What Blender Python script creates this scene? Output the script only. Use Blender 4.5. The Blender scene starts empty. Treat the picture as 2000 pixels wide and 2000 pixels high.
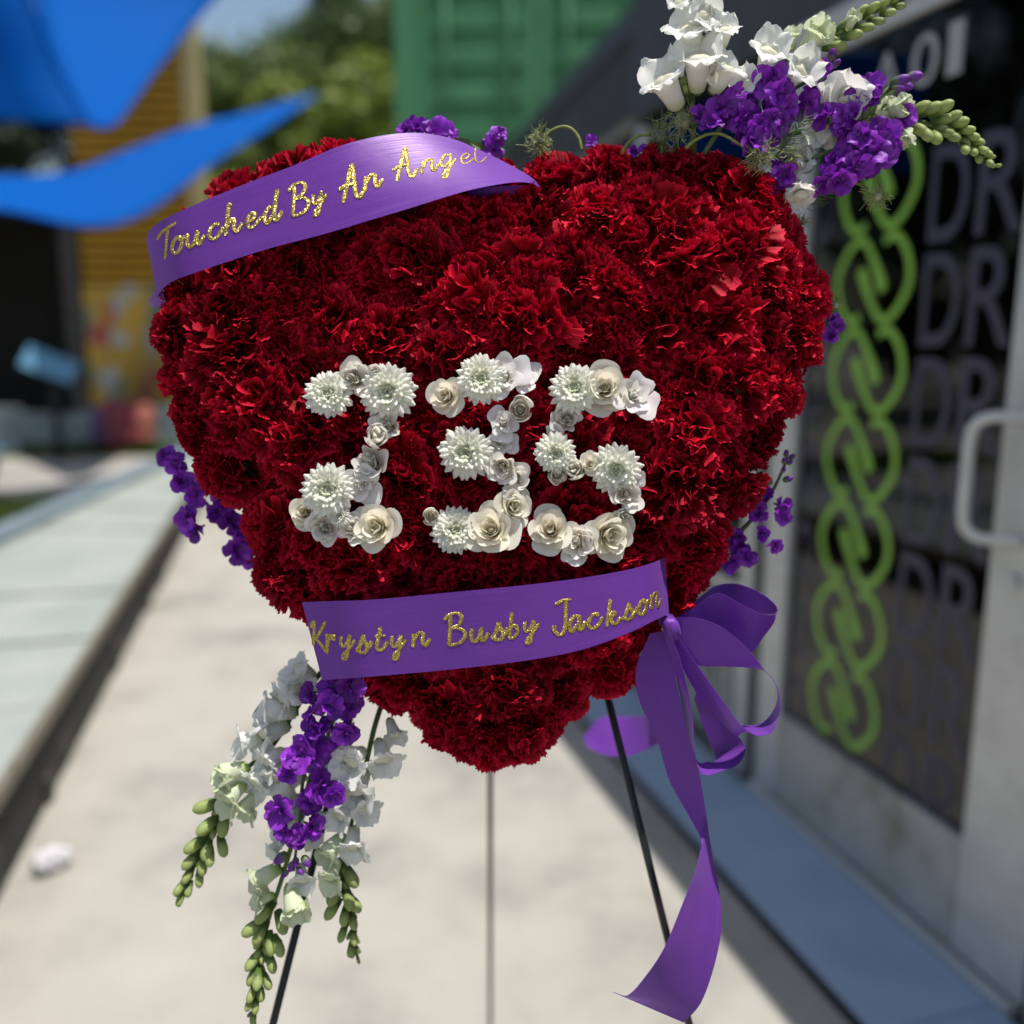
import bpy, math, random
import numpy as np
from mathutils import Vector, Matrix, Euler

random.seed(7); np.random.seed(7)
SC = bpy.context.scene
COL = SC.collection
PI = math.pi

# ------------------------------------------------------------------ camera
F_PX, PITCH, CAM_H = 1816.0, math.radians(10.97), 1.45      # focal length in px of a 2000 px frame
cam_d = bpy.data.cameras.new('camera'); cam = bpy.data.objects.new('camera', cam_d); COL.objects.link(cam)
cam.location = (0, 0, CAM_H); cam.rotation_euler = (PI / 2 - PITCH, 0, 0)
cam_d.sensor_width = 36; cam_d.lens = 36 * F_PX / 2000
cam_d.clip_start = 0.05; cam_d.clip_end = 500
cam_d.dof.use_dof = True; cam_d.dof.focus_distance = 0.825; cam_d.dof.aperture_fstop = 1.75
SC.camera = cam

# ------------------------------------------------------------------ sky, sun, exposure
SUN = Vector((0.205, -0.085, 1.0)).normalized()               # towards the sun: high, from the right, slightly behind the viewer
elev = math.asin(SUN.z); az = math.atan2(SUN.x, SUN.y)
w = bpy.data.worlds.new('World'); SC.world = w; w.use_nodes = True
nt = w.node_tree; bg = nt.nodes['Background']
sky = nt.nodes.new('ShaderNodeTexSky'); sky.sky_type = 'NISHITA'; sky.sun_disc = False
sky.sun_elevation = elev; sky.sun_rotation = az; sky.air_density = 1.3; sky.dust_density = 2.5
nt.links.new(sky.outputs[0], bg.inputs[0]); bg.inputs[1].default_value = 0.105
sl = bpy.data.lights.new('sun', 'SUN'); sl.energy = 4.9; sl.angle = math.radians(0.53); sl.color = (1, 0.95, 0.87)
so = bpy.data.objects.new('sun', sl); COL.objects.link(so)
so.rotation_euler = (-SUN).to_track_quat('-Z', 'Y').to_euler(); so.location = (2, -2, 8)
vs = SC.view_settings; vs.view_transform = 'Standard'; vs.look = 'None'; vs.gamma = 1; vs.exposure = 0.25
vs.use_curve_mapping = False
SC.render.engine = 'CYCLES'
SC.cycles.use_denoising = True; SC.cycles.max_bounces = 8; SC.cycles.transparent_max_bounces = 16
SC.cycles.caustics_reflective = False; SC.cycles.caustics_refractive = False
SC.cycles.sample_clamp_indirect = 6

# ------------------------------------------------------------------ helpers
def ray(u, v):
    x = (u - 1000) / F_PX; y = (1000 - v) / F_PX
    return Vector((x, math.cos(PITCH) + y * math.sin(PITCH), -math.sin(PITCH) + y * math.cos(PITCH)))
CAM = Vector((0, 0, CAM_H))
K = 2000 / 1932
def at(u, v, depth):                                        # point seen at (u, v) at world distance y = depth
    d = ray(u, v); return CAM + d * (depth / d.y)
def on_z(u, v, z=0.0):
    d = ray(u, v); return CAM + d * ((z - CAM_H) / d.z)
TILT = math.radians(11)
HN = Vector((0, -math.cos(TILT), math.sin(TILT)))           # the heart faces this way (leans back on its easel)
HX = Vector((1, 0, 0)); HY = Vector((0, math.sin(TILT), math.cos(TILT)))
HO = at(968, 890, 0.875)
def hp(u, v, n=0.0):                                        # point on the heart's plane, n metres towards the viewer
    d = ray(u, v); o = HO + HN * n
    return CAM + d * ((o - CAM).dot(HN) / d.dot(HN))
def hk(x, y, n=0.0): return hp(x * K, y * K, n)
PXM = 0.85 / F_PX                                           # metres per px at the heart

def smooth_curve(pts, per=8):                               # Catmull-Rom through points of any dimension
    P = [np.array(p, float) for p in pts]
    if len(P) < 3: 
        return [P[0] + (P[-1] - P[0]) * t for t in np.linspace(0, 1, per + 1)]
    Q = [2 * P[0] - P[1]] + P + [2 * P[-1] - P[-2]]
    out = []
    for i in range(1, len(Q) - 2):
        p0, p1, p2, p3 = Q[i - 1], Q[i], Q[i + 1], Q[i + 2]
        for k in range(per):
            t = k / per
            out.append(0.5 * ((2 * p1) + (p2 - p0) * t + (2 * p0 - 5 * p1 + 4 * p2 - p3) * t * t + (3 * p1 - p0 - 3 * p2 + p3) * t ** 3))
    out.append(P[-1]); return out

class MB:                                                   # collects verts / faces / colours of one mesh
    def __init__(s): s.v = []; s.f = []; s.c = []
    def add(s, vs_, fs, col=(1, 1, 1)):
        o = len(s.v); s.v += [tuple(p) for p in vs_]
        s.f += [tuple(i + o for i in f) for f in fs]
        if isinstance(col, list): s.c += col
        else: s.c += [col] * len(vs_)
    def grid(s, rows, cols=None, closed=False):             # rows: list of lists of points, cols: matching colours
        n = len(rows[0]); vs_ = [p for r in rows for p in r]; fs = []
        for i in range(len(rows) - 1):
            for j in range(n if closed else n - 1):
                k = (j + 1) % n
                fs.append((i * n + j, i * n + k, (i + 1) * n + k, (i + 1) * n + j))
        s.add(vs_, fs, [c for r in cols for c in r] if cols else (1, 1, 1))
    def box(s, a, b, M=None, col=(1, 1, 1)):
        x0, y0, z0 = a; x1, y1, z1 = b
        v = [Vector(p) for p in ((x0, y0, z0), (x1, y0, z0), (x1, y1, z0), (x0, y1, z0), (x0, y0, z1), (x1, y0, z1), (x1, y1, z1), (x0, y1, z1))]
        if M: v = [M @ p for p in v]
        s.add(v, [(0, 3, 2, 1), (4, 5, 6, 7), (0, 1, 5, 4), (1, 2, 6, 5), (2, 3, 7, 6), (3, 0, 4, 7)], col)
    def tube(s, pts, rad, seg=8, col=(1, 1, 1), cap=True):
        P = [Vector(p) for p in pts]; n = len(P)
        R = rad if isinstance(rad, (list, tuple)) else [rad] * n
        t0 = (P[1] - P[0]).normalized(); up = Vector((0, 0, 1)) if abs(t0.z) < .9 else Vector((1, 0, 0))
        x = t0.cross(up).normalized(); rows = []
        for i in range(n):
            t = (P[min(i + 1, n - 1)] - P[max(i - 1, 0)])
            if t.length < 1e-9: t = t0
            t.normalize(); x = (x - t * x.dot(t)).normalized(); y = t.cross(x)
            rows.append([P[i] + (x * math.cos(a) + y * math.sin(a)) * R[i] for a in [2 * PI * k / seg for k in range(seg)]])
        cs = None
        if isinstance(col, list): cs = [[c] * seg for c in col]
        else: cs = [[col] * seg for _ in range(n)]
        o = len(s.v); s.grid(rows, cs, closed=True)
        if cap:
            s.f.append(tuple(o + k for k in range(seg))[::-1]); s.f.append(tuple(o + (n - 1) * seg + k for k in range(seg)))
    def mesh(s, name, mat=None, smooth=True):
        me = bpy.data.meshes.new(name); me.from_pydata(s.v, [], s.f)
        a = me.color_attributes.new('col', 'FLOAT_COLOR', 'POINT')
        buf = np.ones((len(s.v), 4), np.float32); buf[:, :3] = np.array(s.c, np.float32)
        a.data.foreach_set('color', buf.ravel())
        if smooth: me.polygons.foreach_set('use_smooth', [True] * len(me.polygons))
        me.update()
        if mat: me.materials.append(mat)
        return me

def tag(o, label=None, cat=None, group=None, kind=None):
    if label: o['label'] = label
    if cat: o['category'] = cat
    if group: o['group'] = group
    if kind: o['kind'] = kind
    return o
def obj(name, me, parent=None, M=None):
    o = bpy.data.objects.new(name, me); COL.objects.link(o)
    if parent is not None:
        o.parent = parent
        o.matrix_parent_inverse = WORLD[parent.name].inverted()
    if M is not None: o.matrix_basis = M
    WORLD[o.name] = M.copy() if M is not None else Matrix.Identity(4)
    return o
WORLD = {}
def thing(name, label, cat, loc, group=None):
    o = bpy.data.objects.new(name, None); COL.objects.link(o); o.location = loc; o.empty_display_size = .05
    WORLD[o.name] = Matrix.Translation(Vector(loc))
    return tag(o, label, cat, group)
def frame(base, d, up=None, scale=1.0, spin=0.0):           # matrix whose +Z looks along d
    z = Vector(d).normalized(); up = Vector(up) if up is not None else Vector((0, 0, 1))
    x = up.cross(z)
    if x.length < 1e-4: x = Vector((1, 0, 0)).cross(z)
    x.normalize(); y = z.cross(x)
    M = Matrix((x, y, z)).transposed().to_4x4()
    sc = scale if isinstance(scale, (tuple, list)) else (scale,) * 3
    return Matrix.Translation(Vector(base)) @ M @ Matrix.Rotation(spin, 4, 'Z') @ Matrix.Diagonal((*sc, 1))

# ------------------------------------------------------------------ materials
def new_mat(name):
    m = bpy.data.materials.new(name); m.use_nodes = True
    n = m.node_tree.nodes; n.clear(); out = n.new('ShaderNodeOutputMaterial'); return m, m.node_tree, out
def N(nt_, typ, **kw):
    n = nt_.nodes.new(typ)
    for k, v in kw.items():
        if hasattr(n, k): setattr(n, k, v)
        else: n.inputs[k.replace('_', ' ')].default_value = v
    return n
def ramp(nt_, fac, stops):
    r = nt_.nodes.new('ShaderNodeValToRGB'); e = r.color_ramp.elements
    while len(e) < len(stops): e.new(.5)
    for el, (p, c) in zip(e, stops): el.position = p; el.color = (*c, 1)
    nt_.links.new(fac, r.inputs[0]); return r.outputs[0]
def surf(name, c1, c2=None, scale=8.0, rough=.6, metal=0.0, bump=0.0, bscale=None, detail=6, mid=None, spec=.5, coat=0.0):
    m, t, out = new_mat(name); p = N(t, 'ShaderNodeBsdfPrincipled')
    p.inputs['Roughness'].default_value = rough; p.inputs['Metallic'].default_value = metal
    p.inputs['Specular IOR Level'].default_value = spec; p.inputs['Coat Weight'].default_value = coat
    tc = N(t, 'ShaderNodeTexCoord')
    nz = N(t, 'ShaderNodeTexNoise'); nz.inputs['Scale'].default_value = scale; nz.inputs['Detail'].default_value = detail
    nz.inputs['Roughness'].default_value = .62
    t.links.new(tc.outputs['Object'], nz.inputs['Vector'])
    if c2 is None: p.inputs['Base Color'].default_value = (*c1, 1)
    else:
        st = [(.32, c1), (.68, c2)] if mid is None else [(.3, c1), (.5, mid), (.7, c2)]
        t.links.new(ramp(t, nz.outputs[0], st), p.inputs['Base Color'])
    if bump:
        nb = N(t, 'ShaderNodeTexNoise'); nb.inputs['Scale'].default_value = bscale or scale * 6; nb.inputs['Detail'].default_value = 5
        t.links.new(tc.outputs['Object'], nb.inputs['Vector'])
        b = N(t, 'ShaderNodeBump'); b.inputs['Strength'].default_value = bump; b.inputs['Distance'].default_value = .01
        t.links.new(nb.outputs[0], b.inputs['Height']); t.links.new(b.outputs[0], p.inputs['Normal'])
    t.links.new(p.outputs[0], out.inputs[0]); return m
def petal_mat(name, trans=.3, rough=.55, tint=(1, 1, 1), vein=.12, vscale=160, spec=.35, sheen=0.0, hue_var=0.0):
    m, t, out = new_mat(name); p = N(t, 'ShaderNodeBsdfPrincipled')
    p.inputs['Roughness'].default_value = rough; p.inputs['Specular IOR Level'].default_value = spec
    p.inputs['Sheen Weight'].default_value = sheen
    at_ = N(t, 'ShaderNodeAttribute', attribute_name='col')
    tc = N(t, 'ShaderNodeTexCoord'); nz = N(t, 'ShaderNodeTexNoise'); nz.inputs['Scale'].default_value = vscale; nz.inputs['Detail'].default_value = 4
    t.links.new(tc.outputs['Object'], nz.inputs['Vector'])
    v = ramp(t, nz.outputs[0], [(.3, (1 - vein,) * 3), (.7, (1 + vein * .4,) * 3)])
    oi = N(t, 'ShaderNodeObjectInfo')
    hv = N(t, 'ShaderNodeHueSaturation'); mr = N(t, 'ShaderNodeMapRange')
    mr.inputs['To Min'].default_value = 1 - hue_var; mr.inputs['To Max'].default_value = 1 + hue_var
    t.links.new(oi.outputs['Random'], mr.inputs[0]); t.links.new(mr.outputs[0], hv.inputs['Value'])
    mx = N(t, 'ShaderNodeMix', data_type='RGBA', blend_type='MULTIPLY'); mx.inputs[0].default_value = 1
    t.links.new(at_.outputs['Color'], mx.inputs[6]); t.links.new(v, mx.inputs[7])
    t.links.new(mx.outputs[2], hv.inputs['Color']); t.links.new(hv.outputs[0], p.inputs['Base Color'])
    tr = N(t, 'ShaderNodeBsdfTranslucent'); t.links.new(hv.outputs[0], tr.inputs[0])
    ms = N(t, 'ShaderNodeMixShader'); ms.inputs[0].default_value = trans
    t.links.new(p.outputs[0], ms.inputs[1]); t.links.new(tr.outputs[0], ms.inputs[2]); t.links.new(ms.outputs[0], out.inputs[0])
    return m

M_CARN = petal_mat('carnation_petal', .20, .6, vein=.3, vscale=120, hue_var=.28, spec=.12)
M_WHITE = petal_mat('white_petal', .40, .5, vein=.10, vscale=200, hue_var=.05)
M_PURPLE = petal_mat('purple_petal', .3, .5, vein=.25, vscale=180, hue_var=.12)
M_GREEN = petal_mat('stem_green', .15, .5, vein=.3, vscale=150, hue_var=.15)
M_FOAM = surf('floral_foam', (.015, .03, .015), (.03, .05, .025), 60, .9, bump=.4)
M_BLACK = surf('black_wire', (.006, .006, .007), (.012, .012, .013), 40, .38, spec=.5)

# satin ribbon: woven sheen, a little see-through
def satin():
    m, t, out = new_mat('purple_satin'); p = N(t, 'ShaderNodeBsdfPrincipled')
    tc = N(t, 'ShaderNodeTexCoord'); nz = N(t, 'ShaderNodeTexNoise'); nz.inputs['Scale'].default_value = 900; nz.inputs['Detail'].default_value = 2
    t.links.new(tc.outputs['Object'], nz.inputs['Vector'])
    lw = N(t, 'ShaderNodeAttribute', attribute_name='col'); mp = N(t, 'ShaderNodeMapping'); mp.inputs['Scale'].default_value = (9, 1100, 1); t.links.new(lw.outputs['Vector'], mp.inputs[0])
    stk = N(t, 'ShaderNodeTexNoise'); stk.inputs['Scale'].default_value = 1; stk.inputs['Detail'].default_value = 4; t.links.new(mp.outputs[0], stk.inputs['Vector'])
    mixf = N(t, 'ShaderNodeMath', operation='MULTIPLY_ADD'); t.links.new(stk.outputs[0], mixf.inputs[0]); mixf.inputs[1].default_value = .55; hf = N(t, 'ShaderNodeMath', operation='MULTIPLY'); t.links.new(nz.outputs[0], hf.inputs[0]); hf.inputs[1].default_value = .45; t.links.new(hf.outputs[0], mixf.inputs[2])
    c = ramp(t, mixf.outputs[0], [(.3, (.145, .035, .32)), (.7, (.23, .07, .47))]); t.links.new(c, p.inputs['Base Color'])
    rg = N(t, 'ShaderNodeMapRange'); rg.inputs['From Min'].default_value = .3; rg.inputs['From Max'].default_value = .7; rg.inputs['To Min'].default_value = .30; rg.inputs['To Max'].default_value = .56; t.links.new(stk.outputs[0], rg.inputs[0]); t.links.new(rg.outputs[0], p.inputs['Roughness'])
    p.inputs['Specular IOR Level'].default_value = .5
    p.inputs['Specular Tint'].default_value = (.85, .65, 1, 1)
    p.inputs['Sheen Weight'].default_value = .25; p.inputs['Sheen Tint'].default_value = (.7, .45, .95, 1); p.inputs['Sheen Roughness'].default_value = .4
    b = N(t, 'ShaderNodeBump'); b.inputs['Strength'].default_value = .15; b.inputs['Distance'].default_value = .0004
    n2 = N(t, 'ShaderNodeTexNoise'); n2.inputs['Scale'].default_value = 38; n2.inputs['Detail'].default_value = 3; t.links.new(tc.outputs['Object'], n2.inputs['Vector'])
    b2 = N(t, 'ShaderNodeBump'); b2.inputs['Strength'].default_value = .12; b2.inputs['Distance'].default_value = .0035
    t.links.new(n2.outputs[0], b2.inputs['Height']); t.links.new(b2.outputs[0], b.inputs['Normal'])
    t.links.new(nz.outputs[0], b.inputs['Height']); t.links.new(b.outputs[0], p.inputs['Normal'])
    tr = N(t, 'ShaderNodeBsdfTranslucent'); tr.inputs[0].default_value = (.34, .10, .64, 1)
    ms = N(t, 'ShaderNodeMixShader'); ms.inputs[0].default_value = .35
    t.links.new(p.outputs[0], ms.inputs[1]); t.links.new(tr.outputs[0], ms.inputs[2]); t.links.new(ms.outputs[0], out.inputs[0]); return m
M_SATIN = satin()
def glitter():
    m, t, out = new_mat('gold_glitter'); p = N(t, 'ShaderNodeBsdfPrincipled')
    tc = N(t, 'ShaderNodeTexCoord'); vo = N(t, 'ShaderNodeTexVoronoi'); vo.inputs['Scale'].default_value = 2100
    t.links.new(tc.outputs['Object'], vo.inputs['Vector'])
    sp = N(t, 'ShaderNodeSeparateColor'); t.links.new(vo.outputs['Color'], sp.inputs[0])
    c = ramp(t, sp.outputs[0], [(.1, (.14, .085, .01)), (.6, (.45, .31, .05)), (1, (.9, .74, .28))]); t.links.new(c, p.inputs['Base Color'])
    p.inputs['Metallic'].default_value = .75; p.inputs['Roughness'].default_value = .38
    sub = N(t, 'ShaderNodeVectorMath', operation='SUBTRACT'); t.links.new(vo.outputs['Color'], sub.inputs[0]); sub.inputs[1].default_value = (.5, .5, .5)
    scl = N(t, 'ShaderNodeVectorMath', operation='SCALE'); t.links.new(sub.outputs[0], scl.inputs[0]); scl.inputs['Scale'].default_value = 1.0
    geo = N(t, 'ShaderNodeNewGeometry'); ad = N(t, 'ShaderNodeVectorMath', operation='ADD'); t.links.new(geo.outputs['Normal'], ad.inputs[0]); t.links.new(scl.outputs[0], ad.inputs[1])
    no = N(t, 'ShaderNodeVectorMath', operation='NORMALIZE'); t.links.new(ad.outputs[0], no.inputs[0]); t.links.new(no.outputs[0], p.inputs['Normal'])
    t.links.new(p.outputs[0], out.inputs[0]); return m
M_GOLD = glitter()

# ================================================================== SETTING
M_CONC = surf('sunlit_concrete', (.195, .187, .172), (.36, .347, .315), 1.9, .85, bump=.4, bscale=80, mid=(.315, .302, .272), detail=11)
me = bpy.data.meshes.new('ground'); me.from_pydata([(-120, -20, 0), (120, -20, 0), (120, 220, 0), (-120, 220, 0)], [], [(0, 1, 2, 3)]); me.materials.append(M_CONC)
tag(obj('ground', me), 'pale sunlit concrete walkway with grey stains', 'ground', kind='structure')

# ---- frame of the shop front: X along the wall towards the viewer, Y inwards, Z up
WA = Vector((0.8237, 2.6379, 0)); WD = Vector((0.28482, -0.95858, 0)).normalized()
WM = Matrix((WD, Vector((-WD.y, WD.x, 0)), Vector((0, 0, 1)))).transposed().to_4x4(); WM = Matrix.Translation(WA) @ WM
def wbox(name, a, b, mat, parent, bevel=0.0, smooth=False):
    mb = MB(); mb.box(a, b); me_ = mb.mesh(name, mat, smooth); o = obj(name, me_, parent, WM)
    if bevel: bv = o.modifiers.new('bevel', 'BEVEL'); bv.width = bevel; bv.segments = 2
    return o
M_ALU = surf('brushed_aluminium', (.50, .50, .485), (.60, .60, .58), 14, .42, metal=.35, bump=.05)
M_ALUD = surf('weathered_rail', (.22, .21, .16), (.46, .46, .44), 5, .5, metal=.3, bump=.06, mid=(.40, .40, .38))
M_CHAR = surf('charcoal_paint', (.035, .037, .040), (.05, .052, .055), 6, .55, bump=.1)
M_RUBBER = surf('black_rubber', (.01, .01, .011), (.02, .02, .02), 30, .7)
M_PLATE = surf('blue_grey_plate', (.27, .36, .48), (.34, .43, .55), 5, .55, metal=.1, bump=.12, bscale=180)
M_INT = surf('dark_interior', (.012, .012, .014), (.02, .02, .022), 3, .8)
def glassmat():
    m, t, out = new_mat('dark_glass'); tr = N(t, 'ShaderNodeBsdfTransparent'); tr.inputs[0].default_value = (.42, .45, .47, 1)
    gl = N(t, 'ShaderNodeBsdfGlossy'); gl.inputs['Roughness'].default_value = .01; gl.inputs[0].default_value = (.95, .97, 1, 1)
    fr = N(t, 'ShaderNodeFresnel'); fr.inputs[0].default_value = 1.5
    ms = N(t, 'ShaderNodeMixShader'); t.links.new(fr.outputs[0], ms.inputs[0]); t.links.new(tr.outputs[0], ms.inputs[1]); t.links.new(gl.outputs[0], ms.inputs[2])
    t.links.new(ms.outputs[0], out.inputs[0]); return m
M_GLASS = glassmat()
shop = thing('shop_front', 'charcoal shop front with an aluminium glass door lettered A 01', 'shop front', WA)
HDR = 2.205
wbox('fascia', (-1.25, -.01, HDR + .05), (3.2, .25, 2.72), M_CHAR, shop, .006)
wbox('roof', (-1.25, .0, 2.72), (3.2, 2.4, 2.80), M_CHAR, shop)
wbox('header_rail', (-.16, -.03, HDR), (2.4, .08, HDR + .05), M_ALU, shop, .004)
wbox('end_wall', (-1.25, .02, 0), (-1.17, 2.4, HDR + .05), M_CHAR, shop)
wbox('interior', (-1.17, 1.9, 0), (3.2, 1.95, HDR + .05), M_INT, shop)
wbox('interior_floor', (-1.17, .09, .005), (3.2, 1.9, .03), M_INT, shop)
wbox('interior_wall', (3.1, .09, 0), (3.2, 1.9, HDR + .05), M_INT, shop)
# side light beyond the door: mullions, dark pane, ribbed kick panel
wbox('jamb', (-.125, -.02, .03), (-.068, .07, HDR), M_ALU, shop, .004)
wbox('gasket', (-.195, .0, .03), (-.126, .06, HDR), M_RUBBER, shop)
wbox('mullion', (-.26, -.02, .03), (-.196, .07, HDR), M_ALU, shop, .004)
wbox('mullion', (-1.17, -.02, .03), (-1.11, .07, HDR), M_ALU, shop, .004)
wbox('kick_panel', (-1.11, .0, .06), (-.26, .04, .62), M_ALUD, shop)
for i in range(12): wbox('rib', (-1.09 + i * .07, -.012, .065), (-1.07 + i * .07, .0, .615), M_ALUD, shop)
wbox('window_pane', (-1.11, .02, .62), (-.26, .03, HDR), M_GLASS, shop)
wbox('window_sill', (-1.11, -.015, .62), (-.26, .0, .65), M_ALU, shop)
wbox('threshold', (-.13, -.045, .012), (.93, .08, .045), M_ALU, shop, .004)
wbox('closing_jamb', (.955, -.02, .03), (1.05, .07, HDR), M_ALU, shop, .004)
wbox('right_wall', (1.05, .0, 0), (3.1, .09, HDR), M_CHAR, shop)
# the door leaf
door = obj('door', None, shop, WM); 
wbox('stile', (-.062, -.024, .055), (-.003, .02, HDR - .012), M_ALU, door, .004)
wbox('stile', (.745, -.024, .055), (.945, .02, HDR - .012), M_ALU, door, .004)
wbox('bottom_rail', (-.003, -.022, .055), (.745, .018, .325), M_ALUD, door, .003)
wbox('top_rail', (-.003, -.022, HDR - .05), (.745, .018, HDR - .012), M_ALU, door, .003)
wbox('glass_pane', (-.003, -.004, .325), (.745, .004, HDR - .05), M_GLASS, door)
# pull handle: a tube standing off the stile and bent back to it
mb = MB(); path = smooth_curve([(.822, -.024, 1.283), (.80, -.055, 1.283), (.772, -.085, 1.281), (.75, -.10, 1.262), (.745, -.104, 1.225), (.745, -.104, 1.16), (.745, -.104, 1.09), (.75, -.10, 1.052), (.772, -.085, 1.033), (.80, -.055, 1.031), (.822, -.024, 1.031)], 8)
mb.tube(path, .0125, 14); obj('handle', mb.mesh('handle', M_ALU), door, WM)
mb = MB(); mb.tube([(.815, -.024, .945), (.815, -.034, .945)], .017, 18); mb.tube([(.815, -.034, .945), (.815, -.037, .945)], .011, 14)
obj('lock', mb.mesh('lock', M_ALU, False), door, WM)
# vinyl graphics on the glass
M_LIME = surf('lime_vinyl', (.21, .43, .05), (.26, .50, .065), 4, .45)
M_PLUM = surf('plum_vinyl', (.040, .034, .060), (.048, .041, .074), 4, .5)
M_SILVER = surf('silver_vinyl', (.33, .33, .34), (.38, .38, .39), 4, .5)
def stroke_flat(mb, pts2, widths, y, thick=.0012):          # flat stroke in the wall's X-Z plane
    P = [Vector((p[0], 0, p[1])) for p in pts2]; n = len(P); rows = []
    for i in range(n):
        t = (P[min(i + 1, n - 1)] - P[max(i - 1, 0)]).normalized(); s_ = Vector((t.z, 0, -t.x))
        a = P[i] + s_ * widths[i] / 2; b = P[i] - s_ * widths[i] / 2
        rows.append([(a.x, y, a.z), (a.x, y - thick, a.z), (b.x, y - thick, b.z), (b.x, y, b.z)])
    mb.grid(rows, closed=True)
# one motif: two interlocked hooks, mirrored by half a turn (unit box x -1..1, z -1..1)
hook = [(.30, -.28), (.16, .12), (-.12, .72), (-.34, .95), (-.62, .78), (-.88, .28), (-.92, -.18), (-.78, -.66), (-.52, -.98), (-.26, -.86)]
def motif(parent, s, z, wx, wz):
    mb = MB()
    for sg in (1, -1):
        pts2 = smooth_curve([(sg * a * wx + s, sg * b * wz + z) for a, b in hook], 9)
        n = len(pts2); wd = [.032 if i < 6 else .032 - .012 * min(1, (i - 6) / 10) for i in range(n)]
        wd[0] = .012; wd[1] = .03
        stroke_flat(mb, pts2, wd, -.0045 - (0 if sg > 0 else .0004))
    obj('motif', mb.mesh('motif', M_LIME, False), parent, WM)
for i in range(7): motif(door, .268, 1.80 - i * .2235, .148, .104)
def letter(parent, ch, s, z, wdt, hgt, mat, y=-.0045):
    cu = bpy.data.curves.new('letter', 'FONT'); cu.body = ch; cu.size = 1; cu.extrude = .0006; cu.offset = .006 if mat is M_PLUM else 0
    to = bpy.data.objects.new('tmp', cu); COL.objects.link(to); me_ = bpy.data.meshes.new_from_object(to)
    bpy.data.objects.remove(to); bpy.data.curves.remove(cu)
    co = np.empty(len(me_.vertices) * 3, np.float32); me_.vertices.foreach_get('co', co); co = co.reshape(-1, 3)
    mn, mx = co.min(0), co.max(0); q = (co - mn) / np.maximum(mx - mn, 1e-6)
    new = np.stack([s + q[:, 0] * wdt, y - q[:, 2] * .0012, z + q[:, 1] * hgt], 1).astype(np.float32)
    me_.vertices.foreach_set('co', new.ravel()); me_.update(); me_.name = 'letter'; me_.materials.clear(); me_.materials.append(mat)
    return obj('letter', me_, parent, WM)
letter(door, 'A', .215, 1.998, .105, .105, M_SILVER); letter(door, '0', .355, 1.998, .085, .11, M_SILVER); letter(door, '1', .47, 1.998, .045, .11, M_SILVER)
for i in range(7):
    z = 1.66 - i * .232
    letter(door, 'D', .452, z - .012, .118, .208, M_PLUM); letter(door, 'R', .595, z - .008, .128, .208, M_PLUM)
    letter(door, 'O', .012, z + .02, .085, .17, M_PLUM)

# the raised plate along the foot of the wall
plate = obj('floor_plate', None, None); tag(plate, kind='structure', label='blue grey metal plate along the foot of the shop front', cat='plate')
plate.matrix_basis = WM; WORLD[plate.name] = WM
for i, (a, b) in enumerate(((-6, -1.203), (-1.2, .897), (.9, 3.2))):
    wbox('plate_panel', (a, -.345, .0), (b, -.045, .028), M_PLATE, plate, .004)
wbox('plate_edge', (-6, -.356, .0), (3.2, -.346, .024), M_RUBBER, plate)

# ---- charcoal container further back with a rail along it
DA = Vector((.70, 3.80, 0)); DB = Vector((-.04, 7.85, 0)); dd = (DB - DA); dl = dd.length; dd.normalize()
DM = Matrix.Translation(DA) @ Matrix((dd, Vector((dd.y, -dd.x, 0)), Vector((0, 0, 1)))).transposed().to_4x4()
dark = thing('dark_container', 'long charcoal metal container with a pale rail, behind the shop front', 'container', DA)
mb = MB(); prof = []
x = 0.0
while x < dl:
    prof += [(x, 0), (x + .09, 0), (x + .12, .03), (x + .21, .03), (x + .24, 0)]; x += .28
mb.grid([[(px_, py_, .12) for px_, py_ in prof], [(px_, py_, 2.78) for px_, py_ in prof]])
obj('corrugated_wall', mb.mesh('corrugated_wall', M_CHAR, False), dark, DM)
mb = MB(); mb.box((-.05, -.02, 2.78), (dl + .05, .14, 2.90)); obj('top_beam', mb.mesh('b', M_CHAR, False), dark, DM)
mb = MB(); mb.box((-.05, -.02, 0), (dl + .05, .14, .12)); obj('bottom_beam', mb.mesh('b', M_CHAR, False), dark, DM)
mb = MB(); mb.box((-.05, .14, 0), (dl, 2.3, 2.82)); obj('box_body', mb.mesh('b', M_CHAR, False), dark, DM)
M_RAIL = surf('grey_rail', (.14, .135, .125), (.19, .185, .17), 8, .5, metal=.3)
mb = MB(); mb.tube([(-.05, -.05, 2.36), (dl, -.05, 2.36)], .028, 10)
for q in range(5): mb.tube([(.2 + q * .8, -.05, 2.36), (.2 + q * .8, .01, 2.36)], .012, 6)
obj('rail', mb.mesh('rail', M_RAIL), dark, DM)

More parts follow.
